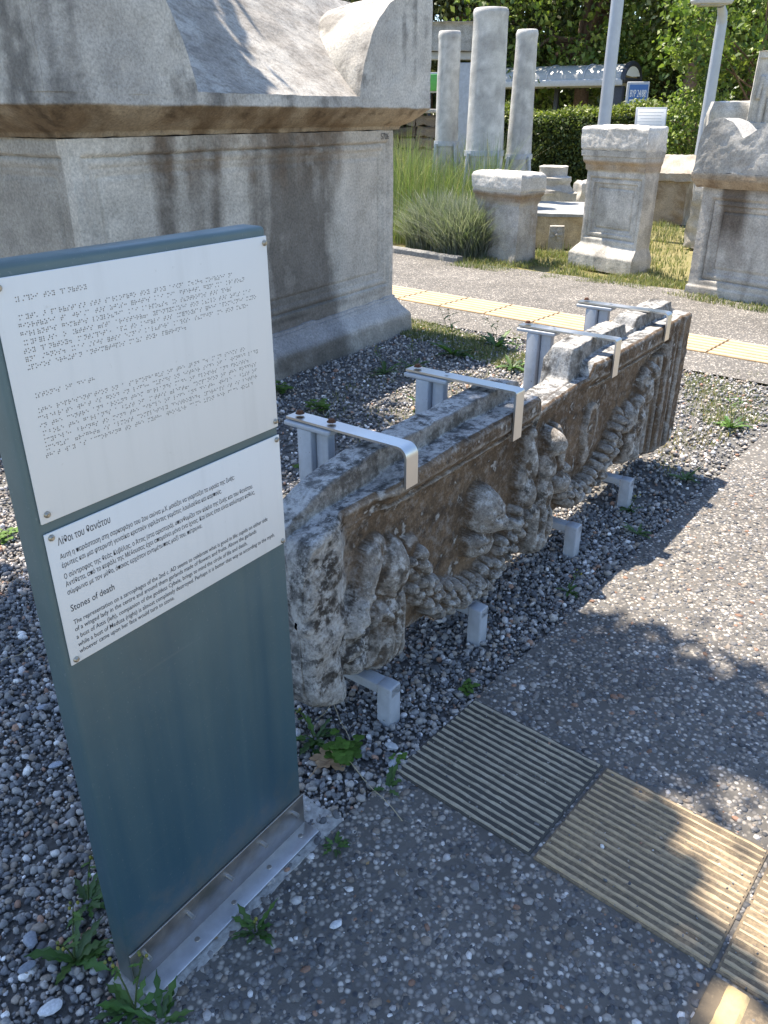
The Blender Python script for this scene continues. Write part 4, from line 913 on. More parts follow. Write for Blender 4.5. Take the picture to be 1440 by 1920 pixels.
def pan_st(k, Pp):
    if k != 0: return None
    x, z = Pp[..., 0], Pp[..., 2] - 1.402; mx = np.maximum
    H = dome(x, z, 0.0, 0.66, 0.042, 0.055, 0.06); H = mx(H, dome(x, z, 0.0, 0.47, 0.085, 0.14, 0.06)); H = mx(H, capsule(x, z, (-0.035, 0.40), (-0.045, 0.09), 0.040, 0.05)); H = mx(H, capsule(x, z, (0.04, 0.40), (0.05, 0.09), 0.040, 0.05))
    H = mx(H, capsule(x, z, (-0.08, 0.56), (-0.10, 0.34), 0.028, 0.045)); H = mx(H, capsule(x, z, (0.08, 0.56), (0.10, 0.36), 0.028, 0.045)); H = mx(H, 0.045 * (z < 0.06)); H = mx(H, 0.03 * (np.abs(x) > 0.145)); H = mx(H, 0.03 * (z > 0.76))
    return 0.045 - H
g = rect_stone([(1.402, -0.18, 0.18, -0.10, 0.08), (2.24, -0.17, 0.17, -0.10, 0.08)], 0.012, 0.012, pan_st); finish('carved_panel', g, gen_col((0.48, 0.46, 0.43), PALE, GREYD, 88, 0.15), parent=stl, amp=0.006)
P = gp(1247, 418)[:2]; sm = thing('small_sarcophagus', 'small brown stained sarcophagus half hidden behind the pedestal', 'sarcophagus', (P[0], P[1], 0), R(-35))
g = rect_stone([(-0.03, -0.35, 0.26, 0, 0.9), (0.62, -0.35, 0.26, 0, 0.9)], 0.04, 0.04); finish('body', g, gen_col((0.25, 0.19, 0.13), (0.38, 0.32, 0.25), (0.10, 0.07, 0.05), 90, 0.6), parent=sm, amp=0.02)
g = rect_stone([(0.625, -0.40, 0.31, -0.05, 0.95), (0.74, -0.40, 0.31, -0.05, 0.95), (0.98, -0.30, 0.30, 0.38, 0.5)], 0.04, 0.03); finish('lid', g, gen_col((0.40, 0.34, 0.27), LIGHT, GREYD, 92, 0.3), parent=sm, amp=0.03)
P = gp(1062, 462)[:2]
pf = thing('stone_platform', 'low tan stone platform with flat grey top left of the pedestal', 'platform', (P[0], P[1], 0), R(-12))
g = rect_stone([(-0.03, -0.62, 0.75, 0, 1.7), (0.36, -0.60, 0.73, 0.01, 1.7)], 0.04, 0.03); finish('front_block', g, gen_col((0.42, 0.33, 0.20), (0.52, 0.43, 0.29), (0.20, 0.15, 0.09), 94, 0.4), parent=pf, amp=0.016)
g = rect_stone([(0.362, -0.60, 0.74, 0.0, 1.7), (0.40, -0.60, 0.74, 0.0, 1.7)], 0.06, 0.02); finish('top_slab', g, gen_col((0.30, 0.31, 0.31), (0.38, 0.38, 0.37), GREYD, 96, 0.2), parent=pf, amp=0.008)
P = gp(1041, 470)[:2]; g = rect_stone([(-0.02, -0.10, 0.10, -0.06, 0.06), (0.30, -0.09, 0.09, -0.05, 0.05)], 0.012, 0.012, lambda k, Q_: None if k else -0.02 * np.clip(dome(Q_[..., 0], Q_[..., 2], 0, 0.2, 0.075, 0.075, 1.0) * (0.55 + 0.45 * np.cos(5 * np.arctan2(Q_[..., 2] - 0.2, Q_[..., 0]))), 0, 1) - 0.02 * dome(Q_[..., 0], Q_[..., 2], 0, 0.2, 0.02, 0.02, 1))
o = finish('rosette_fragment', g, gen_col((0.40, 0.34, 0.26), LIGHT, GREYD, 98, 0.3), amp=0.008); o.location = (P[0], P[1], 0); o.rotation_euler = (0, 0, R(-12)); tag(o, 'small carved fragment with flower rosette in front of the stone platform', 'fragment')
P = dp(1034, 361, 14.2); cb = thing('column_base', 'round moulded marble column base in front of the hedge', 'column base', (P[0], P[1], 0))
g = rect_stone([(-0.02, -0.36, 0.36, -0.36, 0.36), (P[2] + 0.02, -0.35, 0.35, -0.35, 0.35)], 0.04, 0.04); finish('square_plinth', g, gen_col(LIGHT, PALE, GREYD, 100, 0.2), parent=cb, amp=0.03)
g = Geo(); b0 = P[2]; g.lathe([(0.34, b0), (0.345, b0 + 0.05), (0.30, b0 + 0.10), (0.29, b0 + 0.14), (0.31, b0 + 0.18), (0.30, b0 + 0.24), (0.23, b0 + 0.26), (0.225, b0 + 0.36), (0.235, b0 + 0.40), (0.20, b0 + 0.41), (0.001, b0 + 0.39)], 40); finish('moulded_drum', g, gen_col(LIGHT, PALE, GREYD, 102, 0.25), parent=cb, amp=0.012)
P = dp(1097, 352, 14.6); rock('stone_lump', 'small white stone lump between the column base and pedestal', 1097, 352, 20, (0.30, 0.25, P[2] + 0.12), gen_col(PALE, PALE, GREYD, 104, 0.1), 0.05, D=14.6, seed=3)
# kerb beside the tall grass
a, b = gp(700, 466), gp(862, 492); g = Geo(); L_ = np.linalg.norm((b - a)[:2]); xs = np.linspace(0, L_, 40); pr = np.array([(-0.06, -0.03), (-0.06, 0.05), (-0.045, 0.065), (0.045, 0.065), (0.06, 0.05), (0.06, -0.03)])
Pk = np.zeros((40, 6, 3)); Pk[..., 0] = xs[:, None]; Pk[..., 1] = pr[:, 0]; Pk[..., 2] = pr[:, 1]; g.grid(Pk, flip=True); g.add(Pk[-1], Q=[[0, 1, 2, 3], [0, 3, 4, 5]])
kb = build('kerb', g, M['kerb'], None, (a[0], a[1], 0), math.atan2((b - a)[1], (b - a)[0]), amp=0.01, nscale=9); tag(kb, 'low grey kerb edging the tall grass along the far path', 'kerb')

# ================================================================== columns, frame and street things
def column(label, px, pyt, D, r0, r1, zband, seed, group='standing marble columns'):
    T_ = dp(px, pyt, D); B = dp(px, 300, D); t = thing('marble_column', label, 'column', (B[0], B[1], 0), 0, group); h = T_[2]
    g = Geo(); zs = np.linspace(-0.05, h, 70); rr = r0 + (r1 - r0) * (zs / h); rr = rr + 0.012 * np.exp(-((zs - h + 0.05) / 0.03) ** 2)
    pr = list(zip(rr, zs)) + [(r1 * 0.93, h + 0.015), (r1 * 0.5, h + 0.02), (0.001, h + 0.02)]; g.lathe(pr, 48)
    finish('shaft', g, gen_col((0.44, 0.43, 0.41), (0.58, 0.57, 0.54), (0.24, 0.235, 0.23), seed, 0.45), 'smooth_marble', t, amp=0.009, nscale=2.5, seed=seed)
    rb = r0 + (r1 - r0) * zband / h
    g = Geo(); g.lathe([(rb + 0.004, zband - 0.035), (rb + 0.016, zband - 0.035), (rb + 0.016, zband + 0.035), (rb + 0.004, zband + 0.035)], 40); build('clamp_band', g, M['galv'], t, angle=30)
    for k in range(4):
        a = R(35 + 90 * k); g = Geo(); g.tube([(math.cos(a) * (rb + 0.03), math.sin(a) * (rb + 0.03), zband), (math.cos(a) * (rb + 0.16), math.sin(a) * (rb + 0.16), -0.02)], 0.026, 6); build('brace', g, M['galv'], t)
    return t
column('short rough marble column left of the steel frame post', 836, 60, 13.2, 0.185, 0.155, 0.93 + 0.24, 110)
column('tallest marble column in the middle of the row of three', 907, 18, 12.4, 0.29, 0.225, 0.95 + 0.12, 113)
column('slim marble column in front of the hedge, right of the tallest', 972, 58, 13.0, 0.21, 0.145, 1.0, 116)
# lintel on its steel frame
A = dp(792, 44, 15.0); B = dp(893, 44, 15.0); zt = A[2]; zl = dp(800, 97, 15.0)[2]; zs_ = dp(800, 113, 15.0)[2]
fr = thing('steel_frame', 'pale steel frame standing behind the columns', 'steel frame', ((A[0] + B[0]) / 2, 15.0, 0))
wd = B[0] - A[0] + 0.5
bbox('top_beam', (-0.2, 0, (zl + zs_) / 2), (wd + 0.3, 0.2, zl - zs_ - 0.01), M['galv'], fr, 0.01)
for px in (868, 700):
    q = dp(px, 180, 15.0); 
    bbox('post', (q[0] - fr.location.x, 0, zs_ / 2 - 0.02), (0.20, 0.16, zs_ - 0.03), M['galv'], fr, 0.008); bbox('post_flange', (q[0] - fr.location.x, -0.095, zs_ / 2 - 0.02), (0.26, 0.02, zs_ - 0.05), M['galv'], fr, 0.004)
g = rect_stone([(zl, -wd / 2 - 0.5, wd / 2 + 0.05, -0.22, 0.25), (zl + 0.36, -wd / 2 - 0.5, wd / 2 + 0.05, -0.22, 0.25), (zl + 0.40, -wd / 2 - 0.55, wd / 2 + 0.08, -0.27, 0.28), (zt, -wd / 2 - 0.55, wd / 2 + 0.08, -0.27, 0.28)], 0.05, 0.03)
o = finish('lintel', g, gen_col((0.26, 0.25, 0.23), (0.40, 0.39, 0.37), (0.12, 0.11, 0.10), 120, 0.5), amp=0.012); o.location = (fr.location.x, 15.0, 0); tag(o, 'grey marble lintel resting on the steel frame', 'lintel')
# low rubble wall
P = dp(780, 240, 17.0); wl = thing('rubble_wall', 'low dark rubble stone wall behind the tall grass', 'wall', (P[0], P[1], 0), R(-6))
r_ = random.Random(3); zc = 0.0
smv = []
for k in range(3):
    g = rect_stone([(-0.1, -0.1, 0.1, -0.09, 0.09), (0.1, -0.1, 0.1, -0.09, 0.09)], 0.04, 0.04); V, Q, T, C = g.arrays(); V = V * 0.94 + 0.05 * vfbm(V, 7, 3, 130 + k); me = mesh_np('stone', V, Q, T, np.full(V.shape, (0.16, 0.13, 0.10)) * (0.7 + 0.3 * k), True, 60); me.materials.append(M['marble']); smv.append(me)
for row in range(8):
    x = -2.2 + r_.uniform(0, 0.2)
    while x < 0.55:
        w_ = r_.uniform(0.24, 0.46); o = ob('stone', smv[r_.randrange(3)], None, wl, (x + w_ / 2, r_.uniform(-0.02, 0.02), 0.09 + row * 0.195)); o.scale = (w_ / 0.2, 1.4, 0.97); x += w_ + 0.01
bbox('coping', (-0.75, 0, 1.62), (3.0, 0.42, 0.07), M['concrete'], wl, 0.015)
# green street sign far left
P = dp(806, 155, 21); sg = thing('street_sign', 'small green sign on a dark post beyond the rubble wall', 'sign', (P[0], P[1], 0))
bbox('post', (0, 0, P[2] / 2), (0.07, 0.07, P[2]), M['dark_metal'], sg); bbox('panel', (0, -0.05, P[2]), (0.42, 0.04, 0.34), M['green_sign'], sg, 0.01); bbox('panel_frame', (0, -0.025, P[2]), (0.5, 0.03, 0.42), M['white_metal'], sg, 0.01)
# street lamps
def lamp(label, px0, py0, D, r0, r1, ztop, head):
    B = dp(px0, py0, D); t = thing('street_lamp', label, 'street lamp', (B[0], B[1], 0), 0, 'pale grey street lamps')
    g = Geo(); g.tube([(0, 0, -0.03), (0, 0, 0.35)], r0 * 1.25, 16); g.tube([(0, 0, 0.35), (0, 0, ztop)], [r0, r1], 18); build('pole', g, M['lamp_paint'], t, angle=40)
    g = Geo(); g.lathe([(r0 * 1.9, -0.02), (r0 * 1.9, 0.03), (r0 * 1.3, 0.05)], 20); build('base_plate', g, M['lamp_paint'], t, angle=30)
    if head:
        g = Geo(); g.tube([(0, 0, ztop - 0.05), (-0.02, -0.03, ztop + 0.10), (-0.10, -0.12, ztop + 0.20)], [r1, r1 * 0.9, r1 * 0.7], 12); build('neck', g, M['lamp_paint'], t)
    g = Geo(); n = 20; th = np.linspace(0, 2 * math.pi, n, endpoint=False); lv = [(0.02, 0.10), (0.7, 0.085), (0.98, 0.03), (1.0, 0.0), (0.92, -0.035), (0.75, -0.045), (0.02, -0.045)]
    Ph = np.array([[[-0.28 + 0.33 * s * math.cos(a), -0.22 + 0.17 * s * math.sin(a), z_] for a in th] for s, z_ in lv]); Ph[..., 2] += ztop + 0.24; g.grid(Ph, loop=True); hd = build('lamp_head', g, M['white_metal'], t)
    bbox('lens', (-0.30, -0.22, ztop + 0.186), (0.34, 0.20, 0.02), M['glass'], hd, 0.005)
    return t
lamp('straight grey lamp post between the column row and the pedestal', 1136, 200, 12.6, 0.092, 0.075, 5.6, True)
lamp('shorter grey lamp post with visible head near the right edge', 1331, 180, 14.5, 0.098, 0.082, dp(1340, 40, 14.5)[2], True)
# information board behind the pedestal
A = dp(1194, 205, 15.5); B = dp(1250, 207, 15.5); ib = thing('information_board', 'small pale information board in front of the hedge behind the pedestal', 'board', ((A[0] + B[0]) / 2, 15.5, 0), R(-10)); wb = (B[0] - A[0])
for s in (-1, 1): bbox('leg', (s * wb * 0.4, 0.02, 0.64), (0.05, 0.05, 1.32), M['galv'], ib)
pn = bbox('panel', (0, -0.02, 1.46), (wb, 0.04, 0.44), M['galv'], ib, 0.006, rot=(R(-18), 0, 0)); bbox('printed_sheet', (0.01, -0.022, -0.005), (wb * 0.90, 0.006, 0.38), M['plate'], pn, 0.001)
for k in range(6): bbox('text_line', (-0.02 * (k % 2), -0.0265, 0.13 - k * 0.05), (wb * (0.8 - 0.06 * (k % 3)), 0.002, 0.009), M['galv'], pn, 0)
# bus shelter
D = 25.0; x0 = dp(872, 150, D)[0]; x1 = dp(1205, 150, D)[0]; zt = dp(1100, 117, D)[2]; ze = dp(1100, 150, D)[2]
bs = thing('bus_shelter', 'bus shelter with pale barrel roof beyond the hedge', 'bus shelter', (x1 - 0.55, D, 0), R(-33)); Lb = (x1 - x0) * 1.15; dep = 1.5
g = Geo(); th = np.linspace(0, math.pi, 22); arc = np.stack([dep / 2 - dep / 2 * np.cos(th), ze + (zt - ze) * np.sin(th) ** 0.9], -1)
Pr = np.zeros((30, 22, 3)); Pr[..., 0] = np.linspace(-Lb, -0.03, 30)[:, None]; Pr[..., 1] = arc[:, 0]; Pr[..., 2] = arc[:, 1]; g.grid(Pr, flip=True); rf = build('roof', g, M['glass'], bs)
for k in range(6):
    g = Geo(); g.tube(np.stack([np.full(22, -Lb + 0.03 + k * (Lb - 0.06) / 5), arc[:, 0], arc[:, 1] + 0.012], -1), 0.02, 6); build('roof_rib', g, M['white_metal'], rf)
bbox('eave', (-Lb / 2, -0.01, ze - 0.05), (Lb, 0.10, 0.17), M['white_metal'], bs, 0.02); bbox('eave', (-Lb / 2, dep + 0.01, ze - 0.05), (Lb, 0.10, 0.17), M['white_metal'], bs, 0.02)
g = Geo(); g.tube(np.stack([np.full(22, 0.0), arc[:, 0], arc[:, 1]], -1), 0.075, 8); g.tube([(0, 0, ze), (0, dep, ze)], 0.075, 8); build('end_arch', g, M['dark_metal'], bs)
arc_in = np.concatenate([arc[2:-2]]); g = Geo(); c0 = np.array([0.01, dep / 2, ze + 0.1]); vv = np.stack([np.full(len(arc_in), 0.03), dep / 2 + (arc_in[:, 0] - dep / 2) * 0.92, ze + (arc_in[:, 1] - ze) * 0.92], -1); g.add(np.concatenate([vv, [c0]]), T=[[i, i + 1, len(vv)] for i in range(len(vv) - 1)]); build('end_panel', g, M['plate'], bs, smooth=False)
for xx in (-0.06, -Lb * 0.42, -Lb * 0.75, -Lb + 0.06): bbox('post', (xx, dep * 0.78, ze / 2 - 0.07), (0.13, 0.13, ze - 0.14), M['dark_metal'], bs, 0.01)
bbox('corner_post', (-0.12, 0.18, ze / 2 - 0.07), (0.24, 0.24, ze - 0.14), M['dark_metal'], bs, 0.01)
P = dp(1195, 176, 24.2); ap = thing('advertising_panel', 'blue advertising poster case at the end of the bus shelter', 'poster', (P[0], P[1], 0), R(-10)); zc = dp(1194, 153, 24.2)[2]; pw = 0.58
bbox('case', (0, 0.06, zc / 2), (pw, 0.12, zc), M['white_metal'], ap, 0.02); ps = bbox('poster', (0.02, -0.006, zc - 0.62), (pw - 0.10, 0.012, 1.10), M['blue_poster'], ap, 0.002)
put_text('BYP 24/88!', ps, -0.21, 0.21, 0.26, 0.24, M['lettering'], y=-0.008); bbox('stripe', (0, -0.008, 0.18), (0.42, 0.003, 0.03), M['lettering'], ps, 0); bbox('picture', (-0.03, -0.008, -0.18), (0.40, 0.003, 0.58), M['lettering'], ps, 0); bbox('picture_red', (-0.02, -0.011, -0.2), (0.12, 0.003, 0.46), M['red_print'], ps, 0); bbox('picture_dark', (-0.17, -0.011, -0.2), (0.12, 0.003, 0.5), M['dark_metal'], ps, 0)

# ================================================================== vegetation
def leaf_cloud(pos, size, cols, up=0.3, aspect=0.55, seed=0):
    r = np.random.default_rng(seed); n = len(pos)
    a = r.normal(0, 1, (n, 3)); a[:, 2] -= up * 0.5; a /= np.linalg.norm(a, axis=1)[:, None]
    nr = r.normal(0, 1, (n, 3)); nr[:, 2] = np.abs(nr[:, 2]) + up; b = np.cross(nr, a); b /= np.linalg.norm(b, axis=1)[:, None] + 1e-9
    s = size * r.uniform(0.6, 1.3, n)[:, None]; nn = np.cross(a, b)
    V = np.stack([pos - a * s * 0.5, pos + b * s * aspect * 0.5 + nn * s * 0.08, pos + a * s * 0.5, pos - b * s * aspect * 0.5 + nn * s * 0.08], 1)
    Q = np.arange(n * 4).reshape(n, 4)
    c = np.asarray(cols)[r.integers(0, len(cols), n)] * r.uniform(0.7, 1.3, (n, 1))
    return V.reshape(-1, 3), Q, np.repeat(c, 4, 0)
def tree(name, label, base, h_trunk, r_trunk, cz, rad, nclump, per, leaf, cols, seed, mat='leaf', group=None, clump_r=None, up=0.4, cat='tree', offset=(0, 0), conic=0.0, bark='bark', extra=()):
    r = np.random.default_rng(seed); t = thing(name, label, cat, (base[0], base[1], 0), 0, group); rad = np.array(rad, float)
    d = r.normal(0, 1, (nclump, 3)); d /= np.linalg.norm(d, axis=1)[:, None]; q = d * (r.uniform(0.25, 1.0, nclump) ** 0.45)[:, None]
    c = q * rad
    if conic: c[:, :2] *= (1 - conic * (q[:, 2:3] + 1) / 2)
    c = c + np.array([offset[0], offset[1], cz]); cr = clump_r or rad.mean() * 0.22
    pos = (c[:, None] + r.normal(0, cr * 0.55, (nclump, per, 3)) * np.array([1, 1, 0.75])).reshape(-1, 3)
    for ex, ey, ez, er, en in extra: pos = np.concatenate([pos, np.array([ex - base[0], ey - base[1], ez]) + r.normal(0, er * 0.5, (en, 3)) * np.array([1, 1, 0.5])])
    pos = pos[pos[:, 2] > 0.15]
    V, Q, C = leaf_cloud(pos, leaf, cols, up, 0.6, seed + 1)
    tone = np.resize(np.repeat(r.uniform(0.75, 1.25, nclump), per), len(pos)); C = C * np.repeat(tone, 4)[:, None]
    ob('crown', mesh_np('crown', V, Q, np.zeros((0, 3), int), C, True), M[mat], t)
    g = Geo(); k = 9; s = np.linspace(0, 1, k); ax = np.stack([offset[0] * s ** 2 + 0.06 * h_trunk * 0.3 * np.sin(s * 5 + seed), offset[1] * s ** 2 + 0.05 * np.sin(s * 4 + 2 * seed), -0.05 + s * (cz + rad[2] * 0.5)], -1)
    g.tube(ax, r_trunk * (1 - 0.72 * s), 12)
    for i in range(min(12, nclump)):
        e = c[i * (nclump // min(12, nclump))]; f = r.uniform(0.35, 0.75); p0 = np.array([np.interp(f, s, ax[:, j]) for j in range(3)]); mid = (p0 + e) / 2 + np.array([0, 0, 0.12 * rad[2]])
        g.tube([p0, mid, e], [r_trunk * 0.38, r_trunk * 0.24, r_trunk * 0.08], 6)
    build('trunk', g, M[bark], t, amp=r_trunk * 0.2, nscale=3)
    return t
G1 = [(0.125, 0.185, 0.04), (0.18, 0.24, 0.055), (0.08, 0.13, 0.03), (0.25, 0.30, 0.085)]
G2 = [(0.065, 0.085, 0.034), (0.09, 0.11, 0.046), (0.045, 0.062, 0.026), (0.14, 0.15, 0.07)]
G3 = [(0.085, 0.10, 0.05), (0.06, 0.075, 0.035), (0.11, 0.12, 0.06)]
TG = 'trees beyond the hedge'
def at(px, D): return dp(px, 216, D)[:2]
tree('cypress_tree', 'dark cypress with bare reddish trunk behind the bus shelter end', at(1283, 26), 3, 0.26, 6.4, (1.9, 1.9, 3.7), 150, 60, 0.16, G2, 201, 'leaf_dark', TG, 0.6)
tree('broadleaf_tree', 'bright green broadleaf tree above the bus shelter roof', at(1085, 29), 3, 0.3, 5.0, (4.2, 3.2, 3.6), 190, 90, 0.20, G1, 202, 'leaf', TG, 0.9)
tree('conifer_tree', 'dark drooping conifer rising behind the slim column', at(930, 31), 3, 0.35, 5.6, (3.2, 3.0, 4.6), 170, 70, 0.22, G2, 203, 'leaf_dark', TG, 0.8)
tree('conifer_tree', 'dark conifer behind the tallest column and the lintel', at(800, 33), 3, 0.35, 6.0, (4.0, 3.0, 5.0), 170, 70, 0.24, G2, 204, 'leaf_dark', TG, 0.9)
tree('olive_tree', 'grey green bushy tree right behind the poster case', at(1232, 30), 1.5, 0.16, 2.5, (1.6, 1.4, 1.3), 100, 60, 0.16, G3, 205, 'leaf', TG, 0.4)
tree('young_tree', 'young light green tree spreading over the right lamp post', at(1405, 16.5), 1.8, 0.05, 3.0, (1.9, 1.3, 1.15), 95, 55, 0.13, G1, 206, 'leaf', TG, 0.34)
tree('broadleaf_tree', 'tall broadleaf tree filling the upper right corner', at(1400, 27), 3, 0.3, 5.6, (4.2, 3.0, 4.0), 190, 90, 0.19, G1, 207, 'leaf', TG, 0.8)
tree('dark_shrub', 'dark rounded shrub between the bus shelter and right lamp post', at(1285, 27.5), 0.8, 0.08, 1.75, (1.3, 1.0, 1.3), 80, 60, 0.12, G2, 208, 'leaf_dark', TG, 0.35, cat='shrub')
tree('low_shrub', 'yellow green shrub at the foot of the right lamp post', at(1308, 17.2), 0.5, 0.05, 1.35, (0.75, 0.6, 0.75), 50, 60, 0.09, G1, 209, 'leaf', TG, 0.25, cat='shrub')
up5 = lambda gx, gy, z: (gx + LDIR.x / LDIR.z * z, gy + LDIR.y / LDIR.z * z, z)      # where a leaf must hang to shade a spot
c5 = up5(-0.95, 1.22, 5.2)
tree('plane_tree', 'plane tree by the path whose crown shades the blue sign', (-4.6, 3.4), 3.5, 0.22, 5.2, (1.3, 1.2, 0.9), 170, 75, 0.15, G1, 210, 'leaf', None, 0.40, offset=(c5[0] + 4.6, c5[1] - 3.4),
     extra=[(*up5(0.72, 1.88, 4.8), 0.34, 620), (*up5(0.22, 1.95, 5.0), 0.40, 900), (*up5(1.02, 1.72, 4.8), 0.22, 200), (*up5(0.45, 1.52, 4.8), 0.20, 260), (*up5(0.35, 1.05, 4.8), 0.28, 420), (*up5(0.62, 1.27, 4.7), 0.07, 26)])
c5 = up5(-2.15, 5.35, 5.2); c5 = (c5[0] + 0.30 * 1.9, c5[1] - 0.31 * 1.9)  # unseen tree added to shade the lid roof; leaf lobes aimed along the sun
tree('plane_tree', 'second plane tree whose crown shades the left end of the huge sarcophagus', (-6.6, 6.9), 3.5, 0.24, 5.2, (1.0, 0.95, 0.8), 130, 110, 0.16, G1, 211, 'leaf', None, 0.34, offset=(c5[0] + 6.6, c5[1] - 6.9), extra=[(*(np.array([*(SP + SD * u_ - SN * y_), z_]) + np.array(LDIR / LDIR.z) * (4.9 - z_)), rr_, nn_) for u_, y_, z_, rr_, nn_ in ((-2.12, 0.05, 1.70, 0.42, 1500), (-2.25, 0.30, 1.95, 0.42, 1300), (-1.80, 0.02, 1.67, 0.22, 420), (-2.35, 0.15, 1.80, 0.40, 900))])
# a far wood closes the view
r = np.random.default_rng(5); n = 26000
pos = np.stack([r.uniform(-45, 75, n), r.uniform(40, 52, n), r.uniform(0, 1, n) ** 0.8 * 15], -1); pos[:, 2] *= 0.75 + 0.25 * np.sin(pos[:, 0] * 0.35) * np.cos(pos[:, 0] * 0.13)
V, Q, C = leaf_cloud(pos, 1.1, G2 + G2[:2] + G1[:1], 0.3, 0.7, 9)
tag(ob('woodland', mesh_np('woodland', V, Q, np.zeros((0, 3), int), C, True), M['leaf_dark']), 'far green wood closing the view behind the street', 'trees', kind='stuff')
# clipped hedge
ha, hb = dp(812, 300, 20.8), dp(1335, 300, 18.0); hl = float(np.linalg.norm((hb - ha)[:2])); ang = math.atan2((hb - ha)[1], (hb - ha)[0])
hd = thing('clipped_hedge', 'long clipped dark green hedge in front of the bus shelter', 'hedge', (ha[0], ha[1], 0), ang)
n = 32000; r = np.random.default_rng(12); u = r.uniform(0, hl, n); v = r.uniform(0, 1, n); face = r.random(n)
hz = 1.61 + 0.07 * np.sin(u * 1.7) + 0.05 * np.sin(u * 4.1 + 1); pos = np.where((face < 0.72)[:, None], np.stack([u, 0.12 * r.normal(0, 1, n) * 0.7, v * hz], -1), np.stack([u, v * 0.9, hz + r.normal(0, 0.06, n)], -1))
pos[:, 1] += 0.10 * fbm(pos, 1.6, 3, 4)
V, Q, C = leaf_cloud(pos, 0.085, [(0.07, 0.10, 0.032), (0.095, 0.13, 0.04), (0.14, 0.17, 0.06), (0.05, 0.075, 0.025)], 0.5, 0.5, 14)
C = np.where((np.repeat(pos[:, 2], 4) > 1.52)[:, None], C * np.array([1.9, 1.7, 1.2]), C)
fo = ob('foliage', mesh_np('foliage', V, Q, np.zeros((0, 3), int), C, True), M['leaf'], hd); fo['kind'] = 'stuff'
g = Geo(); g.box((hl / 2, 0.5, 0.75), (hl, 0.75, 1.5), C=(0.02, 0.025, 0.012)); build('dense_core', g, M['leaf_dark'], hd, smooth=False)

def blades(name, x, y, h, w, cols, label, lean=0.35, seed=0, cat='grass', seg=3, z0=-0.02, mat='leaf', kind='stuff', parent=None):
    r = np.random.default_rng(seed); n = len(x); h = h * r.uniform(0.55, 1.15, n); a = r.uniform(0, 6.28, n); l = np.abs(r.normal(0, lean, n)); t = np.linspace(0, 1, seg + 1)
    cx = x[:, None] + (np.cos(a) * l * h)[:, None] * t ** 2; cy = y[:, None] + (np.sin(a) * l * h)[:, None] * t ** 2; cz = z0 + h[:, None] * t * (1 - 0.18 * l[:, None] * t)
    b = a + 1.57 + r.uniform(-0.6, 0.6, n); wd = w * (1 - t) ** 0.7 * 0.5 + w * 0.04; V = np.empty((n, seg + 1, 2, 3))
    for k, s in ((0, -1), (1, 1)):
        V[:, :, k, 0] = cx + s * np.cos(b)[:, None] * wd; V[:, :, k, 1] = cy + s * np.sin(b)[:, None] * wd; V[:, :, k, 2] = cz
    m = (seg + 1) * 2; q = np.array([[2 * i, 2 * i + 1, 2 * i + 3, 2 * i + 2] for i in range(seg)]); Q = (q[None] + (np.arange(n) * m)[:, None, None]).reshape(-1, 4)
    C = np.repeat(np.asarray(cols)[r.integers(0, len(cols), n)] * r.uniform(0.75, 1.3, (n, 1)), m, 0)
    o = ob(name, mesh_np(name, V.reshape(-1, 3), Q, np.zeros((0, 3), int), C, True), M[mat], parent)
    if parent is None: tag(o, label, cat, kind=kind)
    return o
GR = [(0.16, 0.19, 0.075), (0.22, 0.23, 0.10), (0.11, 0.14, 0.055), (0.34, 0.30, 0.17)]
GT = [(0.14, 0.20, 0.065), (0.19, 0.25, 0.085), (0.10, 0.155, 0.045), (0.25, 0.30, 0.12)]
r = np.random.default_rng(21)
# tall grass behind the kerb
k0 = gp(735, 468)[:2]; kd = np.array([math.cos(R(-39.5)), math.sin(R(-39.5))]); kn = np.array([-kd[1], kd[0]])
s = r.uniform(-2.2, 1.15, 17000); w_ = r.uniform(0.55, 2.9, 17000); x = k0[0] + kd[0] * s + kn[0] * w_; y = k0[1] + kd[1] * s + kn[1] * w_
kk = x < 0.135 * y; x, y, w_ = x[kk], y[kk], w_[kk]
hgt = 0.35 + 0.75 * sstep(0.5, 1.5, w_) + 0.10 * np.sin(x * 5)
blades('tall_grass', x, y, hgt * r.uniform(0.7, 1.15, len(x)), 0.009, GT + [(0.16, 0.20, 0.10), (0.34, 0.31, 0.17), (0.22, 0.25, 0.14)], 'tall thin green grass and broom stems at the foot of the columns', 0.30, 22, seg=4)
for i, (px, py, rr, lab) in enumerate(((788, 470, 0.40, 'silvery lavender bush at the kerb by the tall grass'), (838, 484, 0.36, 'larger silvery lavender bush beside the squat block'))):
    c = gp(px, py)[:2] + kn * 0.36; n = 5200; a = r.uniform(0, 6.28, n); q = r.random(n) ** 0.5 * rr
    t = thing('lavender_bush', lab, 'bush', (c[0], c[1], 0), 0, 'lavender bushes')
    blades('stems', np.cos(a) * q, np.sin(a) * q, 0.74 * (1 - 0.5 * (q / rr) ** 2), 0.012, [(0.17, 0.19, 0.15), (0.24, 0.26, 0.22), (0.12, 0.15, 0.09), (0.30, 0.30, 0.29)], '', 0.55, 30 + i, parent=t)
def patch(label, poly_px, n, h, seed, w=0.010, cols=GR, lean=0.5):
    P = np.array([gp(*p)[:2] for p in poly_px]); rr = np.random.default_rng(seed); x = rr.uniform(P[:, 0].min(), P[:, 0].max(), n); y = rr.uniform(P[:, 1].min(), P[:, 1].max(), n)
    k = inside([tuple(q) for q in P], x, y) & ~under_sarc(x, y, 0.0); x, y = x[k], y[k]; f = fbm(np.stack([x, y, x * 0], -1), 3.0, 3, seed); k = f > -0.12 + rr.normal(0, 0.12, len(x)); x, y, f = x[k], y[k], f[k]
    blades('grass', x, y, h * (0.6 + 0.9 * np.clip(f, 0, 1)), w, cols, label, lean, seed)
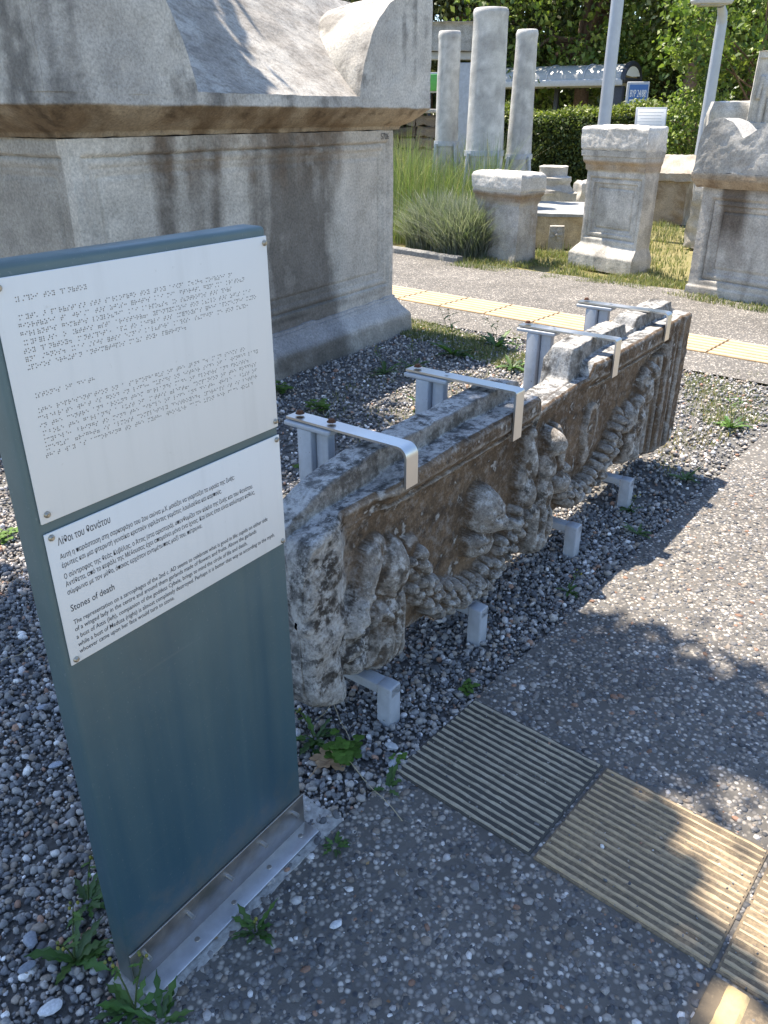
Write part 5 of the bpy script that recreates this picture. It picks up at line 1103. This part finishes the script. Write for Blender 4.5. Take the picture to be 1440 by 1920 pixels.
patch('short weedy grass along the near edge of the far path', [(738, 588), (745, 625), (870, 668), (985, 700), (1000, 668), (860, 618)], 17000, 0.05, 41, 0.007)
patch('weedy grass patch at the path corner right of the slab', [(1285, 690), (1280, 770), (1370, 812), (1445, 790), (1445, 700)], 3800, 0.045, 42, 0.006)
patch('dry grass fringe along the feet of the block and pedestal', [(820, 484), (835, 497), (1000, 520), (1160, 535), (1290, 560), (1290, 535), (1210, 500), (1100, 478), (1012, 470), (870, 474)], 20000, 0.085, 43, 0.008)
patch('grass growing between the pedestal and the right sarcophagus', [(1205, 395), (1195, 520), (1285, 545), (1300, 380)], 22000, 0.11, 44, 0.009)
patch('grass around the stone platform and column base', [(1005, 350), (1000, 480), (1080, 485), (1110, 345)], 12000, 0.14, 45, 0.010)
patch('weeds at the foot of the right hand sarcophagus', [(1285, 540), (1290, 562), (1445, 590), (1445, 572)], 2600, 0.07, 46, 0.010)

patch('sparse dry weeds in the gravel behind the slab', [(560, 780), (700, 690), (960, 700), (1010, 690), (980, 740), (760, 800), (600, 900)], 2600, 0.055, 47, 0.006)
patch('yellowing weeds in the gravel at the far end of the slab', [(1235, 720), (1225, 880), (1300, 900), (1400, 780), (1300, 700)], 2600, 0.05, 48, 0.006, [(0.30, 0.26, 0.12), (0.18, 0.20, 0.07), (0.38, 0.30, 0.16)])
patch('fine weeds along the gravel edge below the slab', [(1100, 1010), (1180, 1000), (1220, 950), (1170, 920), (1120, 985)], 900, 0.05, 49, 0.005)
rl_ = np.random.default_rng(77); n = 260; lx = rl_.uniform(-1.3, 1.6, n); ly = rl_.uniform(0.7, 3.6, n)
V, Q, C = leaf_cloud(np.stack([lx, ly, np.full(n, 0.006)], -1), 0.014, [(0.22, 0.12, 0.06), (0.30, 0.20, 0.10), (0.14, 0.08, 0.05)], 6.0, 0.5, 78); V[:, 2] = 0.006 + (V[:, 2] - 0.006) * 0.3
tag(ob('leaf_litter', mesh_np('leaf_litter', V, Q, np.zeros((0, 3), int), C, True), M['leaf_dark']), 'scattered brown leaf crumbs on gravel and path', 'leaf litter', kind='stuff')
# single weeds in the gravel
def leaf_strip(g, p0, az, length, width, arch, jag, col, rr, rise=0.5):
    n = 8; t = np.linspace(0, 1, n); d = np.array([math.cos(az), math.sin(az)])
    r_ = length * t * (1 - 0.25 * arch * t); z_ = length * (rise * t - arch * t * t)
    wd = width * np.sin(np.pi * np.clip(t * 0.9 + 0.08, 0, 1)) ** 0.8 * (1 + jag * np.where(np.arange(n) % 2, 0.5, -0.5)); wd[-1] = width * 0.04
    c = np.stack([p0[0] + d[0] * r_, p0[1] + d[1] * r_, p0[2] + z_], -1); s = np.array([-d[1], d[0], 0])
    P = np.stack([c - s * wd[:, None] / 2 + [0, 0, 0.15 * width], c, c + s * wd[:, None] / 2 + [0, 0, 0.15 * width]], 1)
    C = np.broadcast_to(np.asarray(col) * rr.uniform(0.75, 1.3), P.shape).copy(); C[:, 1] *= 1.25; g.grid(P, C=C)
WG = [(0.06, 0.13, 0.03), (0.09, 0.16, 0.04), (0.07, 0.12, 0.045)]
def weed(label, x, y, kind='rosette', size=0.1, seed=0, stems=2, name='weed_plant'):
    rr = np.random.default_rng(seed); t = thing(name, label, 'weed', (x, y, -0.006), rr.uniform(0, 6), 'weeds in the gravel'); g = Geo()
    if kind == 'rosette':
        for k in range(int(rr.integers(12, 19))): leaf_strip(g, (0, 0, 0), rr.uniform(0, 6.28), size * rr.uniform(0.6, 1.2), size * rr.uniform(0.12, 0.24), rr.uniform(0.2, 0.6), 0.9, WG[rr.integers(3)], rr, rr.uniform(0.35, 1.0))
    else:
        for k in range(int(rr.integers(22, 34))):
            a = rr.uniform(0, 6.28); d = size * rr.uniform(0.1, 0.75); z_ = size * rr.uniform(0.15, 0.55); c = np.array([d * math.cos(a), d * math.sin(a), z_]); g.tube([(0, 0, 0), c], 0.0008, 4, C=WG[0], cap=False)
            for j in range(3):
                th = np.linspace(0, 6.28, 9)[:-1]; l = size * rr.uniform(0.09, 0.15); o = c + l * 0.8 * np.array([math.cos(a + j * 2.1), math.sin(a + j * 2.1), 0.1]); q = np.stack([o[0] + l * np.cos(th), o[1] + l * np.sin(th) * 0.9, o[2] + 0.1 * l * np.cos(2 * th)], -1)
                g.add(np.concatenate([q, [o]]), T=[[i, (i + 1) % 8, 8] for i in range(8)], C=np.array([0.11, 0.20, 0.035]) * rr.uniform(0.75, 1.25))
    build('leaves', g, M['leaf'], t, angle=None)
    for k in range(stems):
        g = Geo(); a = rr.uniform(0, 6.28); h = size * rr.uniform(1.1, 1.9); tip = np.array([math.cos(a) * h * 0.35, math.sin(a) * h * 0.35, h]); mid = tip * np.array([0.35, 0.35, 0.5]); g.tube([(0, 0, 0), mid, tip], [0.0022, 0.0017, 0.0012], 5, C=(0.10, 0.14, 0.05))
        for j in range(3): f = 0.35 + 0.2 * j; leaf_strip(g, mid * (1 - f) + tip * f, rr.uniform(0, 6.28), size * 0.35, size * 0.09, 0.3, 0.6, WG[1], rr, 0.6)
        s_ = build('stem', g, M['leaf'], t, angle=None); gf = Geo()
        for j in range(3):
            q = tip + rr.normal(0, 0.006, 3); V0, T0 = ICO1; gf.add(V0 * np.array([0.0038, 0.0038, 0.0055]) + q, T=T0, C=[(0.32, 0.30, 0.06), (0.22, 0.24, 0.07)][j % 2])
        build('flower_bud', gf, M['leaf'], s_, angle=None)
    return t
WEEDS = [((140, 1800), 'rosette', 0.095, 2, 'large leafy thistle left of the blue sign in the bottom corner'), ((252, 1890), 'rosette', 0.075, 2, 'yellow budded weed growing at the near corner of the sign flange'), ((478, 1745), 'rosette', 0.060, 1, 'jagged weed with one tall stem in front of the sign flange'),
 ((628, 1585), 'rosette', 0.045, 0, 'small broad leaved seedling at the right end of the sign flange'), ((640, 1412), 'clover', 0.085, 0, 'round leaved clover clump over the dry leaf'), ((590, 1385), 'rosette', 0.085, 1, 'thin leaved weed close to the right edge of the blue sign'), ((725, 1478), 'rosette', 0.060, 0, 'low weed at the corner of the dirty tactile tile'),
 ((752, 1425), 'clover', 0.035, 0, 'tiny clover just above the corner of the dirty tactile tile'), ((877, 1292), 'clover', 0.040, 0, 'small clover in the gravel above the dirty tactile tile'), ((1066, 1108), 'rosette', 0.055, 1, 'small green weed at the path edge below the third slab foot'), ((1195, 1000), 'rosette', 0.07, 0, 'weed under the far slab half near the last foot'),
 ((1180, 955), 'rosette', 0.06, 1, 'weed beside the last slab foot'), ((1285, 898), 'rosette', 0.085, 0, 'broad weed at the tip of the slab shadow'), ((1370, 802), 'rosette', 0.13, 2, 'upright weed in the gravel corner right of the slab'), ((850, 665), 'rosette', 0.20, 3, 'dark stalky weed in the shade between sarcophagus and slab'),
 ((775, 690), 'rosette', 0.13, 2, 'weed next to the plinth corner of the huge sarcophagus'), ((600, 768), 'clover', 0.11, 0, 'clover patch behind the first strap of the slab'), ((570, 882), 'clover', 0.07, 0, 'clover beside the rough left end of the slab'), ((530, 735), 'clover', 0.10, 0, 'clover at the foot of the huge sarcophagus by the sign edge'),
 ((805, 770), 'rosette', 0.13, 2, 'pale weed in the sunny gravel behind the second support'), ((720, 700), 'rosette', 0.12, 2, 'weed in the shade in front of the sarcophagus plinth'), ((960, 690), 'rosette', 0.14, 3, 'dry stalky weed behind the third support'), ((15, 1010), 'clover', 0.07, 0, 'clover in the gravel at the left edge of the photo'), ((165, 1690), 'rosette', 0.075, 1, 'wispy weed hugging the left side of the sign'), ((300, 1915), 'rosette', 0.07, 0, 'weed at the bottom edge below the sign flange'), ((720, 1345), 'rosette', 0.035, 1, 'tiny yellow weed in front of the nearest slab foot'), ((930, 650), 'rosette', 0.16, 2, 'feathery weed between the slab and the far path')]
for i, (p, kd_, sz, st, lab) in enumerate(WEEDS):
    q = gp(*p); weed(lab, q[0], q[1], kd_, sz, 300 + i, st)
# dry plane leaf
q = gp(618, 1432); lf = thing('dry_leaf', 'curled tan plane leaf lying on gravel right of the sign', 'leaf', (q[0], q[1], 0.012), R(30)); g = Geo()
th = np.linspace(0, 2 * math.pi, 60, endpoint=False); rad = 0.050 * (0.62 + 0.38 * np.abs(np.cos(2.5 * th)) ** 0.7 + 0.10 * np.abs(np.cos(7.5 * th))); rows = np.linspace(0.02, 1, 7)
P = np.stack([rows[:, None] * rad * np.cos(th), rows[:, None] * rad * np.sin(th), 0.016 * (rows[:, None] ** 2) * (0.6 + 0.8 * np.sin(2 * th + 0.5)) + 0.003 * np.abs(np.sin(2.5 * th)) * rows[:, None]], -1); g.grid(P, loop=True)
build('blade', g, M['dead_leaf'], lf, angle=None, amp=0.003, nscale=40); g = Geo(); g.tube([(0, 0, 0.002), (-0.04, -0.01, 0.004), (-0.075, -0.03, -0.002)], [0.0016, 0.0014, 0.001], 5); build('leaf_stalk', g, M['dead_leaf'], lf)
# straws and larger stones
for i, (p, ln, a, lab) in enumerate((((690, 1475), 0.30, 125, 'long pale straw across the gravel and path edge below the slab'), ((620, 1330), 0.16, 60, 'short straw under the near end of the slab'), ((20, 1240), 0.14, 50, 'bent pale straw at the left edge of the photo'), ((640, 1360), 0.20, 110, 'thin dry stem rising from the clover'))):
    q = gp(*p); c, s = math.cos(R(a)), math.sin(R(a)); g = Geo(); tt = np.linspace(-0.5, 0.5, 8); g.tube(np.stack([c * tt * ln, s * tt * ln, 0.008 + 0.012 * np.sin(tt * 5 + i) ** 2], -1), 0.0011, 5)
    tag(build('straw', g, plain('straw_%d' % i, (0.42, 0.35, 0.22), 0.8), None, (q[0], q[1], 0)), lab, 'straw', 'dry straws')
for i, (p, sz, col, lab) in enumerate((((97, 1893), 0.018, (0.55, 0.56, 0.58), 'flat white stone in the bottom left corner'), ((58, 1765), 0.017, (0.24, 0.26, 0.30), 'bluish grey stone left of the thistle'), ((52, 1815), 0.014, (0.2, 0.22, 0.26), 'long grey stone under the thistle leaves'), ((105, 1437), 0.014, (0.32, 0.35, 0.40), 'long pale stone against the left side of the sign'), ((738, 1432), 0.015, (0.36, 0.38, 0.41), 'white stone beside the dirty tactile tile'), ((735, 1402), 0.016, (0.42, 0.43, 0.44), 'small white stone above the dirty tactile tile'), ((82, 1327), 0.014, (0.30, 0.32, 0.36), 'pale chip in the gravel left of the sign'), ((630, 1735), 0.011, (0.6, 0.6, 0.6), 'white pebble set in the near path'), ((850, 1065), 0.012, (0.5, 0.5, 0.52), 'pale pebble under the slab garland'))):
    q = gp(*p); V0, T0 = ICO2; rr = np.random.default_rng(400 + i); V = V0 * np.array([1.3, 0.8, 0.45]) * sz; V = V * (1 + 0.28 * fbm(V0, 1.3, 2, 400 + i))[:, None]
    o = ob('stone', mesh_np('stone', V, np.zeros((0, 4), int), T0, np.full(V.shape, col), True, 28), M['pebble'], None, (q[0], q[1], sz * 0.3), rr.uniform(0, 3)); tag(o, lab, 'stone')
